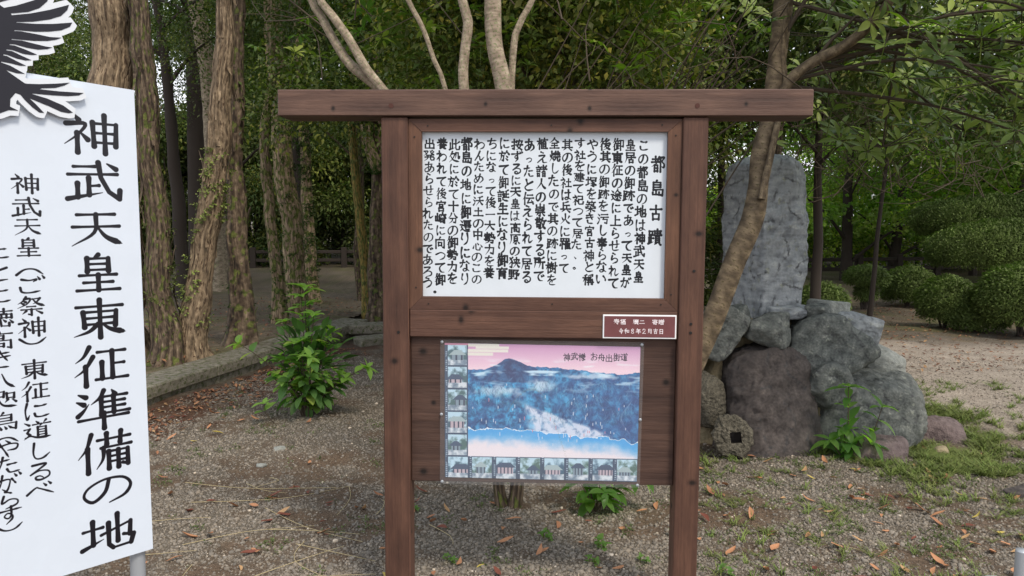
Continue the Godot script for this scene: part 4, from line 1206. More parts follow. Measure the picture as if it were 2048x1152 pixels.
func build_monument() -> void:
	var m := thing("stone_monument", "tall grey standing stone on a mortared mound of boulders", "monument", Vector3(1.95, 0, -5.7))
	var o := Vector3(1.95, 0, -5.7)
	# standing stone
	var slab := boulder([[0.20, 0.03, 1, 0.215], [0, 0, -1, 0.26], [-1, 0.01, 0.30, 0.195], [1, 0.01, 0.06, 0.272], [0, -1, 0, 0.62], [-0.42, 1, 0.1, 0.555], [0.34, 1, 0.05, 0.58], [0.95, 0.50, 0.2, 0.435], [-0.9, 0.7, 0.3, 0.50], [0.15, 0.8, 0.7, 0.535], [1, -0.12, 0.3, 0.285], [0.8, 0.2, 0.7, 0.27]], 44, 34.0, 0.035, 0.014, 401, Vector3(1, 2.2, 1))
	part("standing_stone", slab.mesh(), M.stone_blue, m, Transform3D(Basis(Vector3.UP, 0.03), Vector3(1.94, 1.49, -5.98) - o)).set_meta("label", "tall blue-grey upright stone with a pale top")
	# boulders: centre, size, turn, material, seed
	var rocks := [
		[Vector3(1.47, 0.80, -5.60), Vector3(0.24, 0.42, 0.34), Vector3(0.1, 0.2, -0.45), "stone_grey", 11], [Vector3(1.80, 0.82, -5.56), Vector3(0.34, 0.25, 0.34), Vector3(0, 0.1, 0.03), "stone_grey", 12],
		[Vector3(1.82, 0.32, -5.48), Vector3(0.68, 0.86, 0.42), Vector3(-0.22, 0.08, 0.04), "stone_brown", 13], [Vector3(2.29, 0.68, -5.68), Vector3(0.68, 0.50, 0.48), Vector3(-0.1, -0.1, -0.28), "stone_grey", 14],
		[Vector3(2.22, 0.44, -5.52), Vector3(0.46, 0.36, 0.30), Vector3(0.1, 0.3, -0.3), "stone_grey", 15], [Vector3(2.60, 0.80, -5.92), Vector3(0.38, 0.26, 0.40), Vector3(0, -0.3, -0.22), "stone_blue", 16],
		[Vector3(2.83, 0.50, -6.02), Vector3(0.30, 0.34, 0.34), Vector3(0, 0.4, -0.2), "stone_pale", 17], [Vector3(2.59, 0.20, -5.68), Vector3(0.86, 0.60, 0.46), Vector3(-0.05, -0.15, -0.06), "stone_grey", 18],
		[Vector3(2.02, 0.925, -5.72), Vector3(0.36, 0.10, 0.24), Vector3(0, 0.1, 0.02), "stone_blue", 19], [Vector3(2.36, 0.925, -5.92), Vector3(0.26, 0.15, 0.28), Vector3(0, 0.5, -0.1), "stone_pale", 20],
		[Vector3(1.37, 0.34, -5.55), Vector3(0.24, 0.44, 0.34), Vector3(0.05, 0.2, 0.08), "stone_rough", 21], [Vector3(1.16, 0.62, -5.72), Vector3(0.34, 0.36, 0.4), Vector3(0, 0.4, 0.3), "stone_grey", 22],
		[Vector3(1.10, 0.18, -5.70), Vector3(0.38, 0.5, 0.4), Vector3(0, 0.8, 0.1), "stone_brown", 23], [Vector3(2.20, 0.93, -5.66), Vector3(0.20, 0.12, 0.2), Vector3(0, 0.9, 0.1), "stone_grey", 26], [Vector3(1.63, 0.93, -5.66), Vector3(0.18, 0.12, 0.2), Vector3(0, 0.2, 0.1), "stone_grey", 27], [Vector3(2.45, 0.30, -6.30), Vector3(0.7, 0.7, 0.5), Vector3(0, 0.8, 0.1), "stone_grey", 24], [Vector3(1.5, 0.30, -6.35), Vector3(0.7, 0.7, 0.5), Vector3(0, 0.5, 0.1), "stone_grey", 25]]
	for r in rocks:
		var shape := random_boulder(r[1] * 0.95, 22, r[4] * 7, 22.0 if r[4] == 12 else 12.0)
		if r[4] == 18: shape = boulder([[0, 1, 0.25, 0.25], [0, -1, 0, 0.32], [-1, 0.1, 0.2, 0.42], [1, 0.25, 0.1, 0.40], [0.1, 0.12, 1, 0.21], [0, 0, -1, 0.25], [0.8, -0.5, 0.5, 0.38], [0.6, 0.7, 0.5, 0.36], [-0.4, 0.5, 0.8, 0.30]], 26, 11.0, 0.03, 0.016, 181, Vector3(1.6, 1, 1))
		if r[4] == 13: shape = boulder([[-0.15, 1, 0.2, 0.385], [0, -1, 0, 0.43], [-1, 0.22, 0.1, 0.315], [1, 0.20, 0.1, 0.32], [-0.75, 0.8, 0.2, 0.37], [0.8, 0.85, 0.1, 0.385], [0.05, 0.1, 1, 0.19], [-0.7, 0.1, 0.8, 0.27], [0.75, 0.0, 0.75, 0.28], [0, 0, -1, 0.2]], 28, 16.0, 0.05, 0.018, 131, Vector3(1.2, 1.4, 1))
		part("boulder", shape.mesh(), M[r[3]], m, Transform3D(Basis.from_euler(r[2]), r[0] - o))
	# mortar core
	var core := boulder([[0, 1, 0, 0.42], [0, -1, 0, 0.5], [-1, 0.35, 0.1, 0.50], [1, 0.6, 0.1, 0.52], [0, 0.35, 1, 0.27], [0, 0.3, -1, 0.5]], 22, 10.0, 0.03, 0.006, 55)
	part("mortar", core.mesh(), M.mortar, m, Transform3D(Basis(), Vector3(1.92, 0.44, -5.92) - o))
	# loose stones on the ground
	var loose := [["purple brown boulder low in the gravel before the monument", Vector3(2.46, -0.03, -5.20), Vector3(0.46, 0.22, 0.26), "stone_purple", 31, 0.0], ["flat purple boulder beside the grass behind the monument's end", Vector3(3.20, 0.01, -5.85), Vector3(0.50, 0.24, 0.34), "stone_purple", 32, -0.35],
		["thin dark flat stone lying in the gravel past the grass", Vector3(3.02, -0.005, -4.52), Vector3(0.26, 0.05, 0.16), "stone_brown", 33, 0.4], ["pale squared stone at the foot of the grey pipe", Vector3(2.10, -0.02, -3.36), Vector3(0.15, 0.07, 0.10), "stone_pale", 34, 0.5], ["small round tan stone in the weeds before the purple boulder", Vector3(2.98, 0.0, -5.38), Vector3(0.12, 0.08, 0.1), "mortar", 35, 0.0],
		["pale flat stone chip on the gravel beside the white sign", Vector3(-1.60, 0.0, -5.35), Vector3(0.10, 0.025, 0.06), "stone_pale", 36, 0.6], ["pale stone chip on the gravel below the leafy shrub", Vector3(-1.62, 0.0, -5.02), Vector3(0.08, 0.025, 0.05), "stone_pale", 37, 0.2]]
	for l in loose:
		tag(part("loose_stone", random_boulder(l[2], 14, l[4] * 3, 9.0).mesh(), M[l[3]], self, Transform3D(Basis(Vector3.UP, l[5]), l[1] + Vector3(0, ground_height(l[1].x, l[1].z) + l[2].y * 0.18, 0))), l[0], "stone", "loose stones on the ground")
	# old stone ring with a square hole, leaning on the mound
	var ring := CSGCombiner3D.new()
	ring.name = "stone_ring"
	add_child(ring)
	var body := CSGMesh3D.new()
	var planes := [[0, 1, 0, 0.055], [0, -1, 0, 0.055]]
	for i in 13: planes.append([cos(TAU * i / 13), 0.1 * sin(i * 3.0), sin(TAU * i / 13), 0.136 + 0.012 * sin(i * 5.0)])
	body.mesh = boulder(planes, 30, 16.0, 0.035, 0.026, 88, Vector3(2.4, 1, 2.4)).mesh()
	body.material = M.stone_rough
	body.name = "body"
	ring.add_child(body)
	var hole := CSGBox3D.new()
	hole.operation = CSGShape3D.OPERATION_SUBTRACTION
	hole.size = Vector3(0.072, 0.3, 0.072)
	hole.material = M.stone_rough
	hole.name = "hole"
	hole.rotation.y = 0.15
	hole.position = Vector3(0.012, 0, 0.01)
	ring.add_child(hole)
	ring.transform = Transform3D(Basis(Vector3.UP, -0.25) * Basis(Vector3.RIGHT, PI / 2 - 0.22), Vector3(1.50, 0.145, -5.22))
	tag(ring, "round rough stone with a square hole leaning against the boulders", "stone")
	# the post of another sign, just in view
	var post := Shape.new()
	post.add(stem_shape([[0, -0.2, 0, 0.0243], [0, 0.08, 0, 0.0243], [0, 0.205, 0, 0.0243]], 24, 0.3))
	post.add(stem_shape([[0, 0.205, 0, 0.0243], [0, 0.2125, 0, 0.022], [0, 0.2145, 0, 0.002]], 24, 0.3))
	tag(part("metal_pipe", post.mesh(), M.steel, self, Transform3D(Basis(), Vector3(2.165, 0, -3.24))), "short grey steel pipe standing in the gravel at the picture's corner", "pipe")


# ---------------------------------------------------------------- foliage

# A clump of leaves spread through a ball, on nothing but their own stalks.
func clump(n: int, radius: float, length: float, width: float, segs: int, up: float, seed_: int, flat := 0.75) -> ArrayMesh:
	var s := Shape.new()
	var r := RandomNumberGenerator.new()
	r.seed = seed_
	var kinds := []
	for k in 3: kinds.append(leaf_shape(length * (0.8 + 0.2 * k), width * (0.85 + 0.15 * k), length * (0.1 + 0.12 * k), 0.25, segs))
	for i in n:
		var d := Vector3(r.randfn(), r.randfn() * flat, r.randfn()).normalized()
		var p := d * radius * pow(r.randf(), 0.45)
		var out := (d + Vector3(r.randfn(), r.randfn(), r.randfn()) * 0.5 + Vector3.UP * up * 0.3).normalized()
		var face := (Vector3.UP + Vector3(r.randfn(), r.randfn(), r.randfn()) * 0.45).normalized()
		s.add(kinds[i % 3], Transform3D(aim(out, face), p))
	return s.mesh()


# basis whose z runs along out and whose y faces as near to up as it can
func aim(out: Vector3, up: Vector3) -> Basis:
	var x := up.cross(out)
	if x.length_squared() < 1e-6: x = Vector3.RIGHT
	x = x.normalized()
	return Basis(x, out.cross(x).normalized(), out)


# Leaves in a ring round a shoot tip that points along +y.
func whorl(n: int, length: float, width: float, rise: float, seed_: int) -> ArrayMesh:
	var s := Shape.new()
	var r := RandomNumberGenerator.new()
	r.seed = seed_
	for i in n:
		var an := TAU * (i + r.randf_range(-0.25, 0.25)) / n
		var el := rise + r.randf_range(-0.25, 0.25)
		var out := Vector3(cos(an) * cos(el), sin(el), sin(an) * cos(el))
		s.add(leaf_shape(length * r.randf_range(0.75, 1.1), width * r.randf_range(0.85, 1.1), length * r.randf_range(0.05, 0.45), 0.3, 6, 1.35), Transform3D(aim(out, Vector3.UP), out * 0.012))
	s.add(stem_shape([[0, -length * 0.9, 0, 0.003], [0, 0, 0, 0.0025]], 5, 1.0))
	return s.mesh()


# Flat feathery conifer spray along +z.
func spray(length: float, seed_: int) -> ArrayMesh:
	var s := Shape.new()
	var r := RandomNumberGenerator.new()
	r.seed = seed_
	for i in 26:
		var u := (i + 0.5) / 26.0
		for side in [-1.0, 1.0]:
			var l: float = length * 0.42 * sin(PI * (0.15 + 0.8 * u)) * r.randf_range(0.7, 1.1)
			var out := Vector3(side * 0.8, r.randf_range(-0.35, 0.15), 0.65).normalized()
			s.add(leaf_shape(l, l * 0.16, l * 0.25, 0.1, 2), Transform3D(aim(out, Vector3(r.randfn() * 0.3, 1, 0).normalized()), Vector3(0, -0.25 * length * u * u, length * u)))
	return s.mesh()


var clumps := {}


func make_clumps() -> void:
	clumps.far = [clump(70, 0.55, 0.13, 0.06, 1, 0.3, 1), clump(70, 0.55, 0.12, 0.055, 1, 0.0, 2)]
	clumps.mid = [clump(40, 0.34, 0.10, 0.038, 2, 0.3, 3), clump(40, 0.34, 0.09, 0.035, 2, 0.0, 4)]
	clumps.fine = [clump(90, 0.40, 0.055, 0.03, 1, 0.2, 5), clump(90, 0.40, 0.05, 0.028, 1, 0.2, 6)]
	clumps.maple = [clump(70, 0.55, 0.10, 0.08, 1, 0.8, 7, 0.28), clump(70, 0.55, 0.09, 0.075, 1, 0.8, 8, 0.28)]
	clumps.azalea = [clump(24, 0.078, 0.040, 0.018, 1, 0.9, 9, 0.8)]
	clumps.whorl = [whorl(8, 0.135, 0.037, 0.30, 10), whorl(7, 0.125, 0.035, 0.05, 11), whorl(9, 0.11, 0.032, 0.55, 12)]
	clumps.spray = [spray(0.9, 13), spray(0.8, 14)]
	clumps.ivy = [clump(9, 0.05, 0.028, 0.024, 1, 0.2, 15)]


# Fills ellipsoids [centre, half size, count] with leaf clumps; gaps where a noise is low.
func fill(parent: Node, called: String, kind: String, mat: String, blobs: Array, size: Vector2, color: Color, vary: float, seed_: int, gap := 0.0, upright := false) -> void:
	var r := RandomNumberGenerator.new()
	r.seed = seed_
	var ns := FastNoiseLite.new()
	ns.seed = seed_
	ns.frequency = 0.45
	var lots: Array = clumps[kind]
	var places := []
	var tints := []
	for i in lots.size():
		places.append([]); tints.append(PackedColorArray())
	for b in blobs:
		var tone := 1.0 + r.randf_range(-vary, vary) * 0.5
		for i in int(b[2]):
			var d := Vector3(r.randfn(), r.randfn(), r.randfn()).normalized() * pow(r.randf(), 0.42)
			var p: Vector3 = b[0] + d * b[1]
			if p.y < 0.12: continue
			if gap > 0.0 and ns.get_noise_3dv(p) < gap - 0.5: continue
			var k := r.randi() % lots.size()
			var bas := Basis(Vector3.UP, r.randf() * TAU)
			if upright: bas = Basis(Vector3(r.randfn(), 0, r.randfn()).normalized(), r.randf() * 0.7) * bas
			else: bas = Basis(Vector3(r.randfn(), r.randfn(), r.randfn()).normalized(), r.randf() * 0.9) * bas
			places[k].append(Transform3D(bas.scaled(Vector3.ONE * r.randf_range(size.x, size.y)), p))
			var v := tone * (1.0 + r.randf_range(-vary, vary))
			var c := color * v
			c.r *= 1.0 + r.randf_range(-0.15, 0.25)
			if r.randf() < 0.22: c = Color(c.r * 2.1, c.g * 1.8, c.b * 1.3)   # young shoots
			c.a = 1.0
			tints[k].append(c)
	for k in lots.size():
		if places[k].size(): scatter(called, lots[k], M[mat], parent, places[k], tints[k])


# A tree of the wood behind: leaning trunk, limbs to every mass of its crown.
func wood_tree(called: String, label: String, group: String, at: Vector3, h: float, rad: float, low: float, kind: String, mat: String, color: Color, n: int, size: Vector2, bark: String, girth: float, seed_: int, gap := 0.0) -> Node3D:
	var t := thing(called, label, "tree", at, 0.0, group)
	var r := RandomNumberGenerator.new()
	r.seed = seed_
	var lean := Vector3(r.randf_range(-0.06, 0.06), 0, r.randf_range(-0.06, 0.06)) * h
	var st := []
	for i in 7:
		var u := i / 6.0
		st.append([lean.x * u + r.randfn() * 0.04 * h * 0.1, -0.2 + (h * 0.92 + 0.2) * u, lean.z * u, girth * (1.0 - 0.8 * u)])
	part("trunk", stem_shape(st, 10, 0.35, 0.10, 0.5, seed_).mesh(), M[bark], t)
	var blobs := []
	var limbs := Shape.new()
	var m := 9
	for i in m:
		var u := (i + 0.5) / m
		var y := lerpf(low, h, u)
		var an := i * 2.4 + r.randf() * 0.8
		var reach := rad * (0.35 + 0.55 * sin(PI * (0.25 + 0.6 * u))) * r.randf_range(0.7, 1.1)
		var p := lean * (y / h) + Vector3(cos(an) * reach, y, sin(an) * reach)
		blobs.append([p, Vector3(rad * 0.62, maxf(0.5, (h - low) / m * 1.35), rad * 0.62), n / m])
		var y0 := maxf(0.4, y - reach * 0.7)
		var s := Vector3(lean.x * y0 / h, y0, lean.z * y0 / h)
		limbs.add(stem_shape([[s.x, s.y, s.z, girth * 0.3 * (1.1 - u)], [lerpf(s.x, p.x, 0.5), lerpf(s.y, p.y, 0.65), lerpf(s.z, p.z, 0.5), girth * 0.2 * (1.1 - u)], [p.x, p.y, p.z, 0.012]], 6, 0.3))
	part("limbs", limbs.mesh(), M[bark], t)
	fill(t, "crown", kind, mat, blobs, size, color, 0.4, seed_ + 5, gap)
	return t


func build_wood() -> void:
	make_clumps()
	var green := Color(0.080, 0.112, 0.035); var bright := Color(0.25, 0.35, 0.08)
	var r := RandomNumberGenerator.new()
	r.seed = 808
	# the dark wood beyond the fence
	var k := 0
	for x in [-30.0, -26.0, -22.5, -19.0, -16.0, -10.6, -7.6, -4.6, -1.4, 1.8, 5.0]:
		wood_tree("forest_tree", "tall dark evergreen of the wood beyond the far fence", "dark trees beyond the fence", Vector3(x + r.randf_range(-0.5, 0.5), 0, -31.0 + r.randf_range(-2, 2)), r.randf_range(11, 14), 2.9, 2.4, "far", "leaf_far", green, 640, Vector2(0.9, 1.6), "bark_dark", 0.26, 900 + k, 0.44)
		k += 1
	for x in [-36.0, -31.5, -27.5, -23.5, -12.4, -8.6, -4.8, -1.0, 2.8, 6.6]:  # row added to block light from behind and deepen the wood's shade
		wood_tree("forest_tree", "tall evergreen added deep in the wood to block light from behind", "added trees blocking light behind the wood", Vector3(x, 0, -39.0 + r.randf_range(-2, 2)), r.randf_range(12, 15), 3.2, 1.0, "far", "leaf_far", green, 620, Vector2(1.0, 1.7), "bark_dark", 0.28, 1400 + k, 0.36)
		k += 1
	for x in [-25.0, -21.0, -17.5, -14.2, -11.2, -8.6, -5.8, -3.0, -0.4, 2.2]:
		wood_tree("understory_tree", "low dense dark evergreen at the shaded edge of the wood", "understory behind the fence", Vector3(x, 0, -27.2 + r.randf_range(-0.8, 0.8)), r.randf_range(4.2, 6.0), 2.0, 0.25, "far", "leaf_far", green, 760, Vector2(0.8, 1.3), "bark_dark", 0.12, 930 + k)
		k += 1
	# trees among and behind the trunks on the bed side
	for a in [[-7.2, -20.5, 9.5, 1.9, 3.2], [-5.0, -19.0, 10.0, 2.3, 3.6], [-12.9, -22.0, 10.5, 2.3, 2.6], [-2.6, -20.5, 10.0, 2.4, 3.0], [-14.6, -21.0, 9.0, 2.6, 2.2], [-6.4, -15.5, 10.0, 1.8, 4.6]]:
		wood_tree("wood_tree", "slender dark-leaved tree standing among the bare trunks", "trees among the trunks", Vector3(a[0], 0, a[1]), a[2], a[3], a[4], "fine", "leaf_far", green, 520, Vector2(0.9, 1.5), "bark_dark", 0.15, 960 + k, 0.5)
		k += 1
	# evergreen trees close behind the notice board
	for a in [[-1.3, -9.6, 5.6, 1.5, 2.5, 0, "leafy evergreen behind the two parallel smooth stems"], [0.5, -8.4, 5.2, 1.5, 2.5, 1, "evergreen whose crown fills the view above the board's middle"], [1.6, -9.6, 5.8, 1.3, 2.8, 0, "evergreen seen above the board's plaque side"], [4.3, -12.9, 7.2, 1.7, 4.6, 1, "tall evergreen whose crown rises behind the leaning trunk"], [-2.9, -15.2, 7.5, 1.9, 3.0, 0, "evergreen behind the moss-covered trunks beside the beam's end"], [0.7, -13.6, 7.0, 2.0, 2.6, 0, "tall evergreen far behind the middle of the beam"], [0.5, -6.6, 4.6, 1.0, 2.8, 1, "small evergreen close behind the forked stem"]]:
		wood_tree("evergreen_tree", a[6], "evergreens behind the board", Vector3(a[0], 0, a[1]), a[2], a[3], a[4], "fine" if k % 3 else "mid", "leaf_mid", green if a[5] == 0 else Color(0.125, 0.155, 0.042), 640, Vector2(0.8, 1.35), "bark_brown", 0.09, 990 + k, 0.30)
		k += 1
	wood_tree("shade_tree", "dark evergreen standing behind the ringed bright leaves beside the path", "", Vector3(5.9, 0, -13.0), 6.4, 2.0, 3.1, "fine", "leaf_far", green, 760, Vector2(0.9, 1.5), "bark_dark", 0.045, 1150, 0.30)
	# light green trees beyond the clipped shrubs
	for a in [[8.9, -21.0, 6.5, 2.4, 1.4], [11.8, -24.5, 7.0, 2.8, 1.0], [14.8, -23.0, 6.8, 2.8, 1.2], [17.8, -25.5, 7.5, 3.0, 1.0], [12.8, -19.5, 6.0, 2.2, 2.2], [21.5, -25.0, 8.0, 3.0, 0.8], [16.3, -19.0, 6.2, 2.4, 1.8]]:
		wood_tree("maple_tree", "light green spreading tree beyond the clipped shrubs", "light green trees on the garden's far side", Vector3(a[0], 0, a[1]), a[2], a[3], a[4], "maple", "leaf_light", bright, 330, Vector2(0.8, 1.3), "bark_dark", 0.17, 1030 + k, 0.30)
		k += 1
	for x in [8.3, 11.0, 13.6, 16.4, 19.4, 22.6]:
		wood_tree("bush_tree", "low bright green bushy tree right behind the far fence", "bright bushes behind the garden fence", Vector3(x, 0, -26.8 + r.randf_range(-0.7, 0.7)), r.randf_range(2.6, 3.6), 1.9, 0.3, "maple", "leaf_light", bright, 300, Vector2(0.8, 1.2), "bark_dark", 0.06, 1110 + k)
		k += 1
	for x in [13.0, 19.0, 24.5, 29.0]:
		wood_tree("forest_tree", "tall green tree closing the view behind the garden", "trees closing the garden", Vector3(x, 0, -34.0), r.randf_range(7.5, 9.0), 3.0, 0.4, "far", "leaf_far", green, 620, Vector2(1.0, 1.6), "bark_dark", 0.25, 1060 + k, 0.38)
		k += 1
	# dark shrub tree with tangled twigs beside the standing stone
	var t := wood_tree("tangled_tree", "dark evergreen with tangled bare twigs behind the standing stone", "", Vector3(3.46, 0, -8.9), 4.8, 1.30, 2.65, "mid", "leaf_far", green, 560, Vector2(0.7, 1.15), "bark_dark", 0.075, 1090, 0.34)
	part("twigs", twig_tangle(Vector3(0.35, 2.35, 0.5), Vector3(1.3, 0.55, 0.6), 200, 77).mesh(), M.twig, t)
	# bamboo-like sprays beside the stone
	var b := thing("narrow_leaved_tree", "narrow-leaved tree between the board's post and the standing stone", "tree", Vector3(2.80, 0, -10.8))
	part("trunk", stem_shape([[0, -0.2, 0, 0.07], [0.05, 1.6, 0, 0.06], [-0.05, 3.6, 0, 0.03]], 10, 0.3, 0.1, 0.3, 4).mesh(), M.bark_dark, b)
	fill(b, "crown", "whorl", "leaf_far", [[Vector3(-0.15, 2.6, 0), Vector3(0.34, 0.8, 0.5), 60], [Vector3(-0.2, 1.2, 0.2), Vector3(0.45, 0.9, 0.4), 170], [Vector3(0.0, 0.5, 0.3), Vector3(0.7, 0.5, 0.4), 160]], Vector2(0.8, 1.4), green, 0.3, 1200, 0.0, true)
	# cedar with drooping layered sprays in the upper corner
	var c := thing("cedar_tree", "tall cedar with layered drooping sprays against the sky", "tree", Vector3(12.2, 0, -17.5))
	part("trunk", stem_shape([[0, -0.2, 0, 0.30], [0, 3, 0, 0.26], [0.1, 7, 0, 0.18], [0.1, 12, 0, 0.06]], 14, 0.4, 0.1, 0.4, 6).mesh(), M.bark_brown, c)
	var places := []
	var tints := PackedColorArray()
	var boughs := Shape.new()
	for i in 34:
		var y := lerpf(4.0, 10.0, i / 33.0)
		var an := i * 2.39996
		var l := lerpf(5.2, 2.4, i / 33.0) * r.randf_range(0.8, 1.1)
		var dir := Vector3(cos(an), 0, sin(an))
		boughs.add(stem_shape([[0, y, 0, 0.05], [dir.x * l * 0.5, y + 0.1, dir.z * l * 0.5, 0.03], [dir.x * l, y - 0.5, dir.z * l, 0.01]], 5, 0.5))
		for j in 34:
			var u := r.randf_range(0.15, 1.0)
			var side := r.randf_range(-1, 1)
			var p := dir * l * u + Vector3(0, y + 0.1 - 0.6 * u * u, 0)
			var out := (dir + dir.cross(Vector3.UP) * side).normalized()
			places.append(Transform3D(aim((out + Vector3(0, -0.15, 0)).normalized(), Vector3.UP).scaled(Vector3.ONE * r.randf_range(0.6, 1.2)), p))
			var cc := Color(0.040, 0.066, 0.030) * r.randf_range(0.7, 1.4)
			cc.a = 1
			tints.append(cc)
	part("boughs", boughs.mesh(), M.bark_dark, c)
	scatter("crown", clumps.spray[0], M.leaf_far, c, places, tints)


# Thin bare twigs crossing one another inside an ellipsoid.
func twig_tangle(at: Vector3, half: Vector3, n: int, seed_: int) -> Shape:
	var s := Shape.new()
	var r := RandomNumberGenerator.new()
	r.seed = seed_
	for i in n:
		var p := at + Vector3(r.randf_range(-1, 1), r.randf_range(-1, 1), r.randf_range(-1, 1)) * half
		var d := Vector3(r.randfn(), absf(r.randfn()) * 0.6 + 0.1, r.randfn() * 0.6).normalized() * r.randf_range(0.35, 0.95)
		var q := p + d * 0.5 + Vector3(r.randfn(), r.randfn(), r.randfn()) * 0.09
		var e := p + d + Vector3(0, r.randf_range(-0.15, 0.15), 0)
		s.add(stem_shape([[p.x, p.y, p.z, r.randf_range(0.003, 0.006)], [q.x, q.y, q.z, 0.003], [e.x, e.y, e.z, 0.0012]], 5, 0.12))
	return s


# creeper leaves clinging to a trunk's stations between two heights
func creeper(parent: Node, called: String, st: Array, lo: float, hi: float, n: int, color: Color, seed_: int, kind := "ivy") -> void:
	var r := RandomNumberGenerator.new()
	r.seed = seed_
	var pts := along(st, 0.05)
	var ns := FastNoiseLite.new()
	ns.seed = seed_
	ns.frequency = 1.6
	var places := []
	var tints := PackedColorArray()
	for i in n * 3:
		if places.size() >= n: break
		var p: Array = pts[r.randi() % pts.size()]
		if p[1] < lo or p[1] > hi: continue
		var an := r.randf() * TAU
		var d := Vector3(cos(an), 0, sin(an))
		var q := Vector3(p[0], p[1], p[2]) + d * float(p[3]) * 1.03
		if ns.get_noise_3dv(q) < -0.02: continue
		places.append(Transform3D(aim((d + Vector3(r.randfn() * 0.3, -0.3, r.randfn() * 0.3)).normalized(), Vector3.UP).scaled(Vector3.ONE * r.randf_range(0.7, 1.3)), q))
		var c := color * r.randf_range(0.6, 1.4)
		c.a = 1
		tints.append(c)
	if places.size(): scatter(called, clumps[kind][0], M.leaf_mid, parent, places, tints)


# loose strips of peeling bark standing off a trunk
func bark_strips(st: Array, n: int, seed_: int) -> Shape:
	var s := Shape.new()
	var r := RandomNumberGenerator.new()
	r.seed = seed_
	var pts := along(st, 0.04)
	for i in n:
		var p: Array = pts[r.randi_range(2, int(pts.size() * 0.6))]
		var an := r.randf() * TAU
		var d := Vector3(cos(an), 0, sin(an))
		var side := Vector3(-d.z, 0, d.x)
		var l := r.randf_range(0.08, 0.32); var w := r.randf_range(0.012, 0.035)
		var k := s.v.size()
		for j in 5:
			var u := j / 4.0
			var c := Vector3(p[0], p[1], p[2]) + d * (float(p[3]) * 1.02 + 0.045 * u * u) + Vector3(0, (u - 0.5) * l * (1 if i % 2 else -1), 0)
			var ww := w * (1.0 - 0.6 * u)
			s.v.append(c - side * ww); s.v.append(c + side * ww + d * 0.004)
			s.uv.append(Vector2(i * 0.13, u * l)); s.uv.append(Vector2(i * 0.13 + w * 2, u * l))
		for j in 4:
			var a := k + j * 2
			s.tri(a, a + 1, a + 2); s.tri(a + 1, a + 3, a + 2)
	s.smooth()
	return s


